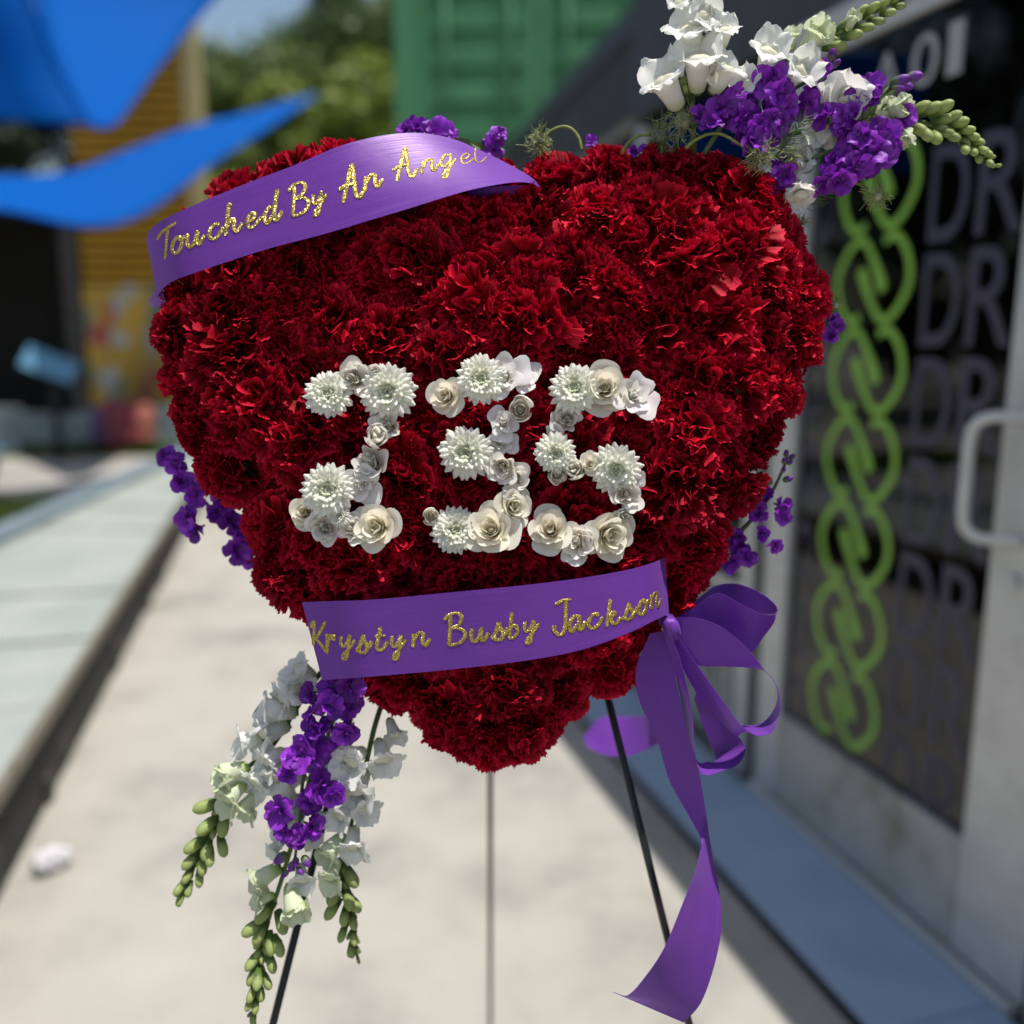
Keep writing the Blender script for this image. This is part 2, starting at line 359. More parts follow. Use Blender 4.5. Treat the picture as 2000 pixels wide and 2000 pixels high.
# ---- stacked green containers: ribbed door leaves with locking bars
M_GRN = surf('green_paint', (.055, .21, .085), (.08, .27, .115), 3, .5, bump=.1)
M_GRND = surf('green_bar', (.10, .28, .14), (.12, .33, .17), 3, .45)
def green_container(z0, label):
    L = at(775, 400, 8.6); t = thing('shipping_container', label, 'container', (L.x, L.y, z0), 'stacked green containers')
    M = Matrix.Translation((L.x, L.y, z0)) @ Matrix.Rotation(math.radians(-3), 4, 'Z'); W_, H_ = 2.46, 2.62
    def bx(name, a, b, m=M_GRN):
        mb = MB(); mb.box(a, b); o = obj(name, mb.mesh(name, m, False), t, M); bv = o.modifiers.new('bevel', 'BEVEL'); bv.width = .012; return o
    bx('corner_post', (0, 0, 0), (.19, .16, H_)); bx('corner_post', (W_ - .16, 0, 0), (W_, .16, H_))
    bx('lower_beam', (.19, .01, 0), (W_ - .16, .15, .16)); bx('upper_beam', (.19, .01, H_ - .14), (W_ - .16, .15, H_))
    bx('box_body', (.02, .16, .02), (W_ - .02, 6.0, H_ - .02))
    for k in range(2):
        x0 = .195 + k * (W_ - .355) / 2; x1 = x0 + (W_ - .355) / 2 - .012
        mb = MB(); z = .17; ys = []
        rows = []
        def add(zz, yin): rows.append([(x0, .05, zz), (x0 + .12, .05, zz), (x0 + .15, .05 + yin, zz), (x1 - .15, .05 + yin, zz), (x1 - .12, .05, zz), (x1, .05, zz)])
        while z < H_ - .3:
            add(z, 0); add(z + .13, 0); add(z + .16, .05); add(z + .27, .05); z += .30
        add(H_ - .145, 0)
        mb.grid(rows); leaf = obj('door_leaf', mb.mesh('door_leaf', M_GRN, False), t, M)
        for q in (.24, .78):
            mb = MB(); xx = x0 + (x1 - x0) * q; mb.tube([(xx, .02, .06), (xx, .02, H_ - .06)], .022, 8); obj('locking_bar', mb.mesh('bar', M_GRND), t, M)
green_container(0.0, 'lower green shipping container standing behind the flower heart')
green_container(2.64, 'upper green shipping container with ribbed doors, above the flower heart')

# ---- yellow slatted tower building, dark pavilion under the sails
M_YEL = surf('ochre_slats', (.46, .25, .010), (.58, .33, .016), 2.2, .6, bump=.1)
M_YEL2 = surf('ochre_trim', (.42, .34, .14), (.5, .41, .18), 3, .6)
yb = thing('yellow_building', 'tall ochre building clad in horizontal slats, left of the heart', 'building', at(280, 860, 12.5))
yl = at(162 * K, 600, 12.5).x; yr = at(372 * K, 600, 12.5).x; yy = 12.5
mb = MB(); rows = []; z = .75
rows = []
while z < 6.3:
    for dz, dy in ((0, 0), (.085, -.03), (.088, .03), (.13, .03)): rows.append([(yl, yy + dy, z + dz), (yr, yy + dy, z + dz)])
    z += .135
mb.grid(rows); obj('slat_cladding', mb.mesh('slat_cladding', M_YEL, False), yb)
mb = MB(); mb.box((yl, yy + .03, 0), (yr, yy + .24, 6.35)); obj('wall', mb.mesh('wall', M_YEL, False), yb)
mb = MB(); mb.box((yr, yy - .05, 0), (yr + .17, yy + .25, 6.4)); obj('corner_trim', mb.mesh('corner_trim', M_YEL2, False), yb)
mb = MB(); mb.box((yl - .1, yy - .1, 6.4), (yr + .2, yy + .3, 6.55)); obj('roof', mb.mesh('roof', M_CHAR, False), yb)
# painted mural panel at its foot
def mural():
    m, t, out = new_mat('painted_mural'); p = N(t, 'ShaderNodeBsdfPrincipled'); p.inputs['Roughness'].default_value = .6
    tc = N(t, 'ShaderNodeTexCoord'); mp = N(t, 'ShaderNodeMapping'); mp.inputs['Scale'].default_value = (1, 1, .55); t.links.new(tc.outputs['Object'], mp.inputs[0])
    vo = N(t, 'ShaderNodeTexVoronoi'); vo.inputs['Scale'].default_value = 5.2; t.links.new(mp.outputs[0], vo.inputs['Vector'])
    sp = N(t, 'ShaderNodeSeparateColor'); t.links.new(vo.outputs['Color'], sp.inputs[0])
    c = ramp(t, sp.outputs[0], [(0, (.36, .22, .03)), (.22, (.30, .33, .33)), (.4, (.42, .26, .03)), (.55, (.16, .2, .12)), (.7, (.3, .06, .05)), (.85, (.4, .25, .03))])
    for e in t.nodes: 
        if e.type == 'VALTORGB': e.color_ramp.interpolation = 'CONSTANT'
    t.links.new(c, p.inputs['Base Color']); t.links.new(p.outputs[0], out.inputs[0]); return m
M_MURAL = mural()
for za, zb in ((.02, .76), (.78, 2.05)):
    mb = MB(); mb.box((yl, yy - .06, za), (yr, yy - .04, zb)); obj('mural_panel', mb.mesh('mural_panel', M_MURAL, False), yb)
# pavilion: dark roof, posts and back wall
pv = thing('dark_pavilion', 'dark open shelter in deep shade beneath the blue sails', 'shelter', at(60, 870, 13))
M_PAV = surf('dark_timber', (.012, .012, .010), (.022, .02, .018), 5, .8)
px0 = -11.5
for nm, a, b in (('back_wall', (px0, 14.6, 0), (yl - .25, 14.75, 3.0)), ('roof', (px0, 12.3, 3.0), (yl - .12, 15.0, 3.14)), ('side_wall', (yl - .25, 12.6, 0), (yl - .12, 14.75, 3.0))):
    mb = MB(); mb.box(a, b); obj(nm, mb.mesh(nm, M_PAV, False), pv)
for xx in (-10.5, -8.9, -7.2, -5.75):
    mb = MB(); mb.box((xx - .07, 12.4, 0), (xx + .07, 12.54, 3.0)); obj('post', mb.mesh('post', surf('grey_post', (.03, .03, .03), (.05, .05, .048), 8, .7), False), pv)
# low pale wall under it
M_PALE = surf('pale_blue_wall', (.20, .27, .28), (.30, .36, .36), 2.5, .7)
lw = thing('low_wall', 'low pale blue block wall under the dark shelter', 'wall', (-8, 12.1, 0))
for k in range(9):
    mb = MB(); mb.box((-11.2 + k * .80, 12.0, 0), (-11.2 + k * .80 + .78, 12.2, .40 + .04 * (k % 3))); obj('block', mb.mesh('block', M_PALE, False), lw)
# blue tilted sign board on a post
sg = thing('tilted_board', 'light blue tilted board on a dark post, left background', 'board', at(95 * K, 860, 10.5))
c = at(94 * K, 688 * K, 10.5)
mb = MB(); mb.box((-.29, -.02, -.13), (.29, .02, .13)); obj('panel', mb.mesh('panel', surf('light_blue_panel', (.10, .27, .42), (.14, .33, .48), 3, .4), False), sg, Matrix.Translation(c) @ Matrix.Rotation(math.radians(21), 4, 'Y') @ Matrix.Rotation(math.radians(-25), 4, 'X'))
mb = MB(); mb.tube([(c.x, c.y + .05, 0), (c.x, c.y + .05, c.z)], .05, 8); obj('post', mb.mesh('post', M_PAV), sg)
# colourful drums beside the building
for i, (u, cl, lab, h) in enumerate(((232, (.22, .035, .05), 'dark red drum at the foot of the yellow building', .62), (262, (.32, .10, .07), 'brick orange drum beside the heart, left background', .55), (205, (.12, .07, .17), 'purple drum in the left background beside the red one', .50), (180, (.25, .30, .29), 'pale teal drum in front of the yellow building', .40))):
    g = at(u * K, 840 * K, 11.3 + .25 * i); t = thing('drum', lab, 'drum', (g.x, g.y, 0), 'coloured drums')
    m = surf('drum_paint', cl, tuple(c_ * 1.3 for c_ in cl), 4, .5)
    mb = MB(); zz = [0, .02, .3 * h, .32 * h, .34 * h, .64 * h, .66 * h, .68 * h, h - .02, h]; rr = [.19, .2, .2, .212, .2, .2, .212, .2, .2, .19]
    mb.tube([(g.x, g.y, q) for q in zz], rr, 20); obj('barrel', mb.mesh('barrel', m), t)
    mb = MB(); mb.tube([(g.x, g.y, h + .001), (g.x, g.y, h + .02)], .17, 20); obj('lid', mb.mesh('lid', m), t)
# bench with pale top and black frame at the left edge
bn = thing('bench', 'bench with a pale blue top and black legs at the left edge', 'bench', on_z(-10, 990))
b0 = on_z(20, 985); M = Matrix.Translation(b0)
mb = MB(); mb.box((-1.2, -.25, .44), (.0, .25, .50)); obj('seat', mb.mesh('seat', surf('pale_blue_top', (.20, .32, .36), (.26, .38, .42), 5, .5), False), bn, M)
for xx, q in ((-1.05, 0), (-.1, 0)):
    mb = MB(); mb.tube([(xx - .12, 0, 0), (xx + .02, 0, .44)], .035, 8); mb.tube([(xx - .12, -.24, .03), (xx - .12, .24, .03)], .03, 8); obj('leg', mb.mesh('leg', M_PAV), bn, M)

# ---- shade sails
def sailmat():
    m, t, out = new_mat('blue_sailcloth'); p = N(t, 'ShaderNodeBsdfPrincipled'); p.inputs['Roughness'].default_value = .7
    p.inputs['Base Color'].default_value = (.002, .13, .50, 1); p.inputs['Specular IOR Level'].default_value = .08
    tr = N(t, 'ShaderNodeBsdfTranslucent'); tr.inputs[0].default_value = (.003, .27, .72, 1)
    ms = N(t, 'ShaderNodeMixShader'); ms.inputs[0].default_value = .5
    t.links.new(p.outputs[0], ms.inputs[1]); t.links.new(tr.outputs[0], ms.inputs[2]); t.links.new(ms.outputs[0], out.inputs[0]); return m
M_SAIL = sailmat()
def loft(e1, e2, f, per=8, across=8, bow=0.0):              # e1, e2: lists of (x, y, third); f maps them to 3D
    A = smooth_curve(e1, per); B = smooth_curve(e2, per); rows = []
    for a, b in zip(A, B):
        r = []
        for k in range(across + 1):
            t = k / across; q = a + (b - a) * t; q = q.copy(); q[2] += bow * 4 * t * (1 - t); r.append(f(*q))
        rows.append(r)
    return rows
def sail(label, e1, e2, bow=0.0):
    rows = loft(e1, e2, lambda x_, y_, d_: at(x_ * K, y_ * K, d_), 8, 10, bow)
    mb = MB(); mb.grid(rows); t = thing('shade_sail', label, 'shade sail', rows[len(rows) // 2][5], 'blue shade sails')
    o = obj('fabric', mb.mesh('fabric', M_SAIL), t); sd = o.modifiers.new('thick', 'SOLIDIFY'); sd.thickness = .004
    for k in (0, -1):
        mb = MB(); mb.tube([r[k] for r in rows], .012, 6); obj('hem', mb.mesh('hem', M_SAIL), t)
sail('bright blue shade sail drooping to a rounded corner, top left', [(40, -60, 11.6), (72, 15, 11.0), (98, 90, 10.3), (130, 165, 9.7), (168, 232, 9.1), (185, 240, 9.0)],
     [(470, -70, 12.3), (400, 3, 11.9), (335, 80, 11.2), (280, 150, 10.3), (222, 228, 9.2), (190, 240, 9.0)], .0)
sail('deep blue shade sail at the top left corner of the picture', [(-900, -150, 8.5), (-900, -40, 8.6), (-880, 70, 8.7), (-860, 180, 8.8)],
     [(35, -60, 9.0), (75, 40, 9.0), (115, 140, 9.0), (172, 238, 8.95)], .1)
sail('long blue shade sail tapering to a point before the trees', [(598, 176, 11.5), (470, 212, 10.6), (350, 243, 9.8), (240, 285, 9.1), (130, 325, 8.6), (0, 332, 8.2), (-200, 320, 7.9)],
     [(598, 180, 11.5), (500, 245, 10.3), (400, 308, 9.3), (270, 402, 8.4), (160, 426, 7.9), (0, 395, 7.6), (-200, 380, 7.3)], .0)

# ---- raised deck on the left, with panels, fascia, piers and a far strip standing for shade
M_DECK = surf('pale_deck', (.22, .255, .235), (.30, .33, .305), 2.6, .7, bump=.15, bscale=50)
M_FASC = surf('weathered_fascia', (.17, .15, .12), (.25, .22, .18), 3, .75, bump=.2)
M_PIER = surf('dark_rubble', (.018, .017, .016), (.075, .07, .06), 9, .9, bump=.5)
deck = thing('raised_deck', 'raised grey deck with a weathered edge along the left side', 'deck', on_z(60, 1500))
n0 = on_z(0, 1768); n1 = on_z(340 * K, 1035 * K); nd = (n1 - n0).normalized()
NB = n0 - nd * 1.4; NE = n0 + nd * 6.6
fz = .30
f0 = on_z(0, 1066, fz); f1 = on_z(320, 915, fz); fd = (f1 - f0).normalized(); FB = f0 - fd * 5.0; FE = f0 + fd * 4.4
def deck_pt(t, s, z):
    a = NB + (NE - NB) * t; b = FB + (FE - FB) * t; p = a + (b - a) * s; return Vector((p.x, p.y, z))
npan = 12
for i in range(npan):
    t0, t1 = i / npan + .0015, (i + 1) / npan - .0015; dz = .003 * ((i * 7) % 3)
    mb = MB(); tp = [deck_pt(t0, .0, fz + dz), deck_pt(t1, .0, fz + dz), deck_pt(t1, 1, fz + dz), deck_pt(t0, 1, fz + dz)]; bt = [p - Vector((0, 0, .05)) for p in tp]
    mb.add(tp + bt, [(0, 1, 2, 3), (7, 6, 5, 4), (0, 4, 5, 1), (1, 5, 6, 2), (2, 6, 7, 3), (3, 7, 4, 0)]); obj('deck_panel', mb.mesh('deck_panel', M_DECK, False), deck)
nrm = Vector((nd.y, -nd.x, 0))                              # outwards to the walkway
def edge_box(name, t0, t1, o0, o1, z0, z1, m):
    a = NB + (NE - NB) * t0; b = NB + (NE - NB) * t1; mb = MB()
    v = [a + nrm * o0, b + nrm * o0, b + nrm * o1, a + nrm * o1]
    mb.add([p + Vector((0, 0, z0)) for p in v] + [p + Vector((0, 0, z1)) for p in v], [(3, 2, 1, 0), (4, 5, 6, 7), (0, 1, 5, 4), (1, 2, 6, 5), (2, 3, 7, 6), (3, 0, 4, 7)])
    return obj(name, mb.mesh(name, m, False), deck)
for i in range(5): edge_box('fascia_board', i / 5 + .001, (i + 1) / 5 - .001, .0, .010, fz - .055, fz - .004, M_FASC)
edge_box('under_shade', 0, 1, -.10, -.012, 0, fz - .052, M_PAV)  # near-black strip that paints in the shade of the open gap below
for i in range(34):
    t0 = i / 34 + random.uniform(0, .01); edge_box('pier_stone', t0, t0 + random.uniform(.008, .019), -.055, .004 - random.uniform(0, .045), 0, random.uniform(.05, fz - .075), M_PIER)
M_SHADE_STRIP = surf('blue_grey_shade', (.12, .165, .2), (.17, .21, .245), 3, .7)  # blue grey strip coloured as the shadowed gap along the deck's far edge
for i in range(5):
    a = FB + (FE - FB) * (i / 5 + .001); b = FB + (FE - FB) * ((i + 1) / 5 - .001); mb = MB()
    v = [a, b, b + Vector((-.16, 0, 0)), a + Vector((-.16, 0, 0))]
    mb.add([Vector((p.x, p.y, 0)) for p in v] + [Vector((p.x, p.y, fz + .05)) for p in v], [(3, 2, 1, 0), (4, 5, 6, 7), (0, 1, 5, 4), (1, 2, 6, 5), (2, 3, 7, 6), (3, 0, 4, 7)]); obj('shade_strip', mb.mesh('shade_strip', M_SHADE_STRIP, False), deck)

# ---- grass
M_GRASS = petal_mat('grass_blade', .25, .7, vein=.2, vscale=3)
def grass(pts, n, label):
    mb = MB(); P = [Vector((p[0], p[1], 0)) for p in pts]
    for i in range(n):
        a, b = random.random(), random.random(); q = P[0].lerp(P[1], a).lerp(P[3].lerp(P[2], a), b)
        an = random.uniform(0, PI); h = random.uniform(.04, .10); d = Vector((math.cos(an), math.sin(an), 0)) * .012; ln = Vector((random.uniform(-.04, .04), random.uniform(-.04, .04), h))
        g = random.uniform(.7, 1.2); mb.add([q - d, q + d, q + ln], [(0, 1, 2)], (.085 * g, .13 * g, .025 * g))
    tag(obj('grass', mb.mesh('grass', M_GRASS, False)), label, 'grass', kind='stuff')
grass([(-7.5, 6.6), (-3.75, 6.9), (-3.75, 7.9), (-7.5, 7.7)], 12000, 'small green patch of grass beyond the deck')
grass([(-9.5, 10.6), (-3.6, 10.9), (-3.6, 11.8), (-9.5, 11.6)], 16000, 'strip of grass before the low pale wall')

# ---- trees behind
M_LEAF = petal_mat('tree_leaf', .35, .55, vein=.15, vscale=2)
M_BARK = surf('bark', (.05, .04, .03), (.10, .08, .06), 10, .9, bump=.5)
def tree(name, label, x, y, h, r, z0, n, colr, seed):
    rng = random.Random(seed); t = thing(name, label, 'tree', (x, y, 0), 'trees behind the containers')
    mb = MB(); mb.tube([(x, y, 0), (x + .1, y, h * .3), (x - .05, y, h * .6), (x, y, h * .85)], [.22, .17, .12, .05], 8)
    cl = []
    for i in range(26):
        a = rng.uniform(0, 2 * PI); zz = rng.uniform(z0, h); k = math.sqrt(max(.05, 1 - ((zz - (z0 + h) / 2) / ((h - z0) / 2 + .3)) ** 2)); rr = r * k * rng.uniform(.35, 1)
        c_ = Vector((x + math.cos(a) * rr, y + math.sin(a) * rr, zz)); cl.append((c_, rng.uniform(.45, .95) * r * .42))
        if i < 9: mb.tube([(x, y, zz * .55), ((x + c_.x) / 2, (y + c_.y) / 2, zz * .8), tuple(c_)], [.08, .05, .015], 6)
    obj('trunk', mb.mesh('trunk', M_BARK), t); mb = MB()
    for i in range(n):
        c_, cr = cl[rng.randrange(len(cl))]; d = Vector((rng.gauss(0, 1), rng.gauss(0, 1), rng.gauss(0, .8))); d.normalize(); p = c_ + d * cr * rng.uniform(.5, 1.05)
        s_ = rng.uniform(.08, .15); u = Vector((rng.gauss(0, 1), rng.gauss(0, 1), rng.gauss(0, 1))).normalized(); v = u.cross(d).normalized(); g = rng.uniform(.6, 1.3)
        mb.add([p - u * s_, p + v * s_ * .5, p + u * s_, p - v * s_ * .5], [(0, 1, 2, 3)], tuple(c0 * g for c0 in colr))
    obj('crown', mb.mesh('crown', M_LEAF, False), t)
tree('broadleaf_tree', 'tall dark green tree beside the yellow building', -5.2, 21, 7.0, 2.3, 3.0, 16000, (.12, .18, .045), 1)
tree('broadleaf_tree', 'dark green tree touching the left side of the green container', -2.9, 21.5, 8.4, 2.4, 3.2, 16000, (.085, .135, .04), 2)
tree('broadleaf_tree', 'far tree filling the gap between the other two trees', -4.0, 25, 8.6, 2.6, 3.0, 14000, (.10, .155, .04), 3)
tree('small_tree', 'bushy yellow green small tree below the dark trees', -3.1, 16.0, 5.1, 1.8, 2.4, 18000, (.21, .27, .045), 4)
tree('small_tree', 'lower yellow green tree behind the tip of the long sail', -4.5, 16.8, 4.5, 1.5, 1.6, 14000, (.19, .24, .045), 5)
tree('broadleaf_tree', 'dark tree behind the shelter, seen between the blue sails', -9.6, 17.0, 7.6, 2.6, 1.5, 22000, (.03, .05, .016), 21)
tree('broadleaf_tree', 'tall tree left of the dark shelter at the edge of the picture', -12.5, 16.5, 8.0, 2.8, 1.5, 22000, (.035, .055, .018), 22)

tree('broadleaf_tree', 'dense dark tree added outside the left edge to darken the door glass', -12.0, 9.6, 8.5, 3.0, .8, 16000, (.03, .05, .016), 23)  # this tree and the next are added out of view to block reflected sky
tree('broadleaf_tree', 'unseen broad dark tree added far left to darken the door glass', -17.5, 12.0, 9.5, 3.6, .8, 16000, (.03, .05, .016), 24)

# ---- litter
lt = MB(); rng = random.Random(3); rows = []
for i in range(9):
    a = i / 8; r0 = .034 * math.sin(PI * (.12 + .80 * a)) ** .6; rows.append([(a * .10 - .05, r0 * math.cos(b) * (1 + rng.uniform(-.34, .22)), max(.0, .03 + r0 * math.sin(b) * (1 + rng.uniform(-.34, .22)))) for b in [2 * PI * k / 12 for k in range(12)]])
lt.grid(rows, closed=True); lt.f.append(tuple(range(12))); lt.f.append(tuple(range(96, 108)))
g = on_z(100 * K, 1640 * K); o = obj('paper_cup', lt.mesh('paper_cup', surf('crumpled_paper', (.45, .45, .49), (.62, .62, .66), 60, .7), False), None, Matrix.Translation(g) @ Matrix.Rotation(.9, 4, 'Z'))
tag(o, 'crumpled white paper litter lying on the concrete beside the deck', 'litter')

# ================================================================== THE FLOWER HEART
outline = [(277, 620), (283, 545), (318, 430), (385, 352), (450, 318), (530, 280), (600, 262), (680, 258), (770, 262), (850, 278), (930, 285), (1010, 277), (1140, 267), (1270, 275), (1375, 282), (1450, 318), (1500, 380), (1537, 470), (1568, 545), (1565, 650), (1530, 725), (1505, 795), (1460, 870), (1428, 935), (1385, 1000), (1365, 1075), (1318, 1140), (1255, 1190), (1215, 1262), (1185, 1308), (1110, 1345), (1055, 1400), (1010, 1430), (940, 1446), (880, 1432), (815, 1400), (770, 1368), (700, 1322), (672, 1280), (620, 1215), (570, 1165), (505, 1120), (487, 1050), (480, 995), (405, 925), (365, 885), (325, 815), (305, 740), (284, 690)]
def to2(p): q = p - HO; return (q.dot(HX), q.dot(HY))
OUT = np.array([to2(hk(x, y, .03)) for x, y in outline])
OUT = np.array([p for p in smooth_curve(list(OUT) + [OUT[0]], 4)])[:-1]
def inside(p):
    x, y = p; c = False; n = len(OUT); j = n - 1
    for i in range(n):
        if (OUT[i, 1] > y) != (OUT[j, 1] > y) and x < (OUT[j, 0] - OUT[i, 0]) * (y - OUT[i, 1]) / (OUT[j, 1] - OUT[i, 1]) + OUT[i, 0]: c = not c
        j = i
    return c
SEG_A = OUT; SEG_B = np.roll(OUT, -1, 0)
def edge_dist(p):
    p = np.array(p); ab = SEG_B - SEG_A; t = np.clip(((p - SEG_A) * ab).sum(1) / (ab * ab).sum(1), 0, 1); q = SEG_A + ab * t[:, None]
    d = np.hypot(*(p - q).T); k = d.argmin(); return d[k], q[k]
def h3(x, y, n): return HO + HX * x + HY * y + HN * n
def dome(d): return .004 + .030 * (1 - math.exp(-max(0, d) / .045))

# ---- carnation meshes
def petal_grid(L, spread, amp, k1, k2, curl, rng, teeth=21, rows_=7):
    nc = teeth * 2 + 1; p1, p2, p3 = (rng.uniform(0, 6.28) for _ in range(3)); out = []; tooth = [rng.uniform(.2, 1.3) for _ in range(nc)]; lop = rng.uniform(-.18, .18)
    for i in range(rows_ + 1):
        r = i / rows_; row = []; wv = max(0, r - .25) / .75
        for j in range(nc):
            a = j / (nc - 1) * 2 - 1; ps = (a + .10 * wv * math.sin(k2 * a * PI + p3)) * spread * (.35 + .65 * r)
            rad = L * r * (1 - .10 * a * a + lop * a * r)
            if i == rows_: rad += L * .042 * tooth[j] * (1 if j % 2 else -.7)
            dz = amp * wv ** 1.4 * (math.sin(k1 * a * PI + p1) + .7 * math.sin(k2 * a * PI + p2) + .3 * math.sin(11 * a + p3)) + curl * L * r ** 2.5
            row.append((rad * math.sin(ps), dz, rad * math.cos(ps)))   # x across, y outwards of the bloom, z along the petal
        out.append(row)
    return out
def carnation(seed):
    rng = random.Random(seed); mb = MB(); NP = rng.choice((40, 44, 48)); ph = [rng.uniform(0, 6.28) for _ in range(6)]; flat = rng.uniform(.75, 1.0)
    for i in range(NP):
        t = i / (NP - 1); phi = i * 2.39996 + rng.uniform(-.6, .6)
        tilt = math.radians(6 + 88 * t ** .8 + rng.uniform(-14, 14)); L = .0345 + .0045 * t + rng.uniform(-.004, .004)
        g = petal_grid(L, math.radians(rng.uniform(24, 40)), rng.uniform(.0026, .0050) * (1.1 - .25 * t), rng.uniform(1.4, 2.6), rng.uniform(4.0, 6.6), rng.uniform(-.25, .35), rng)
        R = Matrix.Rotation(phi, 3, 'Z') @ Matrix.Rotation(-tilt, 3, 'X') @ Matrix.Rotation(rng.uniform(-.9, .9), 3, 'Z')
        off = Matrix.Rotation(phi, 3, 'Z') @ Vector((0, .005 * t, 0)); v = rng.uniform(.8, 1.15); rows = []; cs = []; nr = len(g) - 1
        for q, r in enumerate(g):
            row = []
            for p in r:
                w_ = R @ Vector(p) + off
                w_ += Vector((math.sin(w_.y * 150 + ph[0]) + math.sin(w_.z * 170 + ph[1]), math.sin(w_.x * 150 + ph[2]) + math.sin(w_.z * 160 + ph[3]), 1.2 * math.sin(w_.x * 130 + ph[4]) + 1.2 * math.sin(w_.y * 140 + ph[5]))) * .0016
                w_.z *= flat; row.append(w_)
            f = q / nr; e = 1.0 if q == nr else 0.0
            rows.append(row); cs.append([(.27 * v * (.35 + .65 * f) + .30 * e, .0004 * v + .006 * e, .0070 * v + .028 * e)] * len(r))  # rim lightened in the colour to imitate sunlit edges; darker towards the base
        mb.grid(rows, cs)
    mb.tube([(0, 0, -.03), (0, 0, -.012), (0, 0, .004)], [.006, .009, .010], 8, (.06, .10, .04))
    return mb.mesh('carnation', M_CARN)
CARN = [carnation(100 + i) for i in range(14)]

heart = thing('flower_heart', 'large heart wreath packed with ruffled dark red carnations on an easel', 'flower heart', h3(0, -.30, 0))
# foam body behind the blooms
mb = MB(); ce = OUT.mean(0); ring = [ce + (p - ce) * .86 for p in OUT]; rows = []
for n_, s_ in ((-.045, .97), (-.04, 1.0), (.006, 1.0), (.014, .96)): rows.append([h3(*(ce + (p - ce) * s_), n_) for p in ring])
mb.grid(rows, closed=True); o_ = len(ring); mb.f.append(tuple(range(o_))); mb.f.append(tuple(range(3 * o_, 4 * o_)))
obj('foam_base', mb.mesh('foam_base', M_FOAM, False), heart)
digits = {
 'two': [('c', 225, 295, 108), ('ruffled', 350, 215, 84), ('bud', 445, 178, 36), ('c', 505, 278, 120), ('ruffled', 505, 440, 66), ('bud', 445, 502, 70), ('ruffled', 425, 620, 84), ('loose', 375, 705, 84), ('c', 222, 745, 116), ('rose', 115, 850, 68), ('ruffled', 200, 922, 76), ('c', 278, 862, 50), ('ruffled', 342, 930, 70), ('rose', 455, 918, 98)],
 'three': [('rose', 780, 300, 76), ('c', 940, 222, 108), ('loose', 1052, 205, 92), ('loose', 1140, 212, 64), ('bud', 1125, 362, 74), ('loose', 1045, 425, 66), ('loose', 1030, 512, 64), ('c', 870, 565, 118), ('ruffled', 1040, 632, 74), ('ruffled', 1100, 695, 78), ('rose', 1090, 822, 82), ('rose', 990, 932, 104), ('c', 815, 932, 104), ('bud', 705, 866, 52)],
 'five': [('c', 1385, 265, 108), ('rose', 1525, 265, 98), ('loose', 1660, 292, 92), ('ruffled', 1345, 402, 70), ('loose', 1290, 455, 34), ('c', 1290, 568, 92), ('bud', 1300, 668, 56), ('bud', 1382, 652, 62), ('rose', 1455, 618, 46), ('c', 1575, 642, 112), ('loose', 1650, 690, 46), ('ruffled', 1625, 762, 72), ('bud', 1605, 858, 46), ('rose', 1270, 932, 92), ('ruffled', 1405, 988, 92), ('rose', 1540, 952, 104)]}
DIGP = np.array([to2(hp(550 + f[1] * .4141, 650 + f[2] * .4141, .03)) for fl in digits.values() for f in fl])
RIB2 = np.array([to2(hk(x, 1136 - .09 * (x - 570) + 72, .03)) for x in range(570, 1260, 40)]); RIB1 = np.array([to2(hk(x, 485 - .2 * (x - 300) - 40, .03)) for x in range(300, 1000, 40)])
def under_ribbon(p): return .012 if np.hypot(*(RIB2 - p).T).min() < .052 else .006 if np.hypot(*(RIB1 - p).T).min() < .05 else 0   # blooms are pressed down by the ribbons
# points: an even ring along the outline, then relaxed filling
rng = random.Random(11); per = np.hypot(*(SEG_B - SEG_A).T); cum = np.concatenate([[0], np.cumsum(per)]); tot = cum[-1]
def along(s):
    k = min(np.searchsorted(cum, s, 'right') - 1, len(per) - 1); t = (s - cum[k]) / per[k]; return SEG_A[k] + (SEG_B[k] - SEG_A[k]) * t
pts_c = []
nr = int(tot / .052)
for i in range(nr):
    p = along(tot * i / nr); q = ce + (p - ce); d = (ce - p); d /= np.hypot(*d)
    tp = along((tot * i / nr + .01) % tot) - along((tot * i / nr - .01) % tot); nv = np.array([tp[1], -tp[0]]); nv /= np.hypot(*nv)
    if not inside(p + nv * .01): nv = -nv
    pts_c.append((p + nv * .030, True))
for tx, ty in ((944, 1394), (890, 1376), (1000, 1376), (528, 992), (534, 1066)): pts_c.append((np.array(to2(hk(tx, ty, .02))), True))
mn, mx = OUT.min(0), OUT.max(0); tries = 0
while tries < 9000:
    tries += 1; p = np.array([rng.uniform(mn[0], mx[0]), rng.uniform(mn[1], mx[1])])
    if not inside(p) or edge_dist(p)[0] < .055: continue
    if min(np.hypot(*(p - q[0])) for q in pts_c) > .0445: pts_c.append((p, False))
for it in range(12):
    for k, (p, fix) in enumerate(pts_c):
        if fix: continue
        f = np.zeros(2)
        for q, _ in pts_c:
            d = p - q; L = np.hypot(*d)
            if 1e-6 < L < .052: f += d / L * (.052 - L) * .25
        np_ = p + f
        if inside(np_) and edge_dist(np_)[0] > .045: pts_c[k] = (np_, False)
for _ in range(7000):
    p = np.array([rng.uniform(mn[0], mx[0]), rng.uniform(mn[1], mx[1])])
    if inside(p) and edge_dist(p)[0] > .03 and min(np.hypot(*(p - q[0])) for q in pts_c) > .034: pts_c.append((p, False))
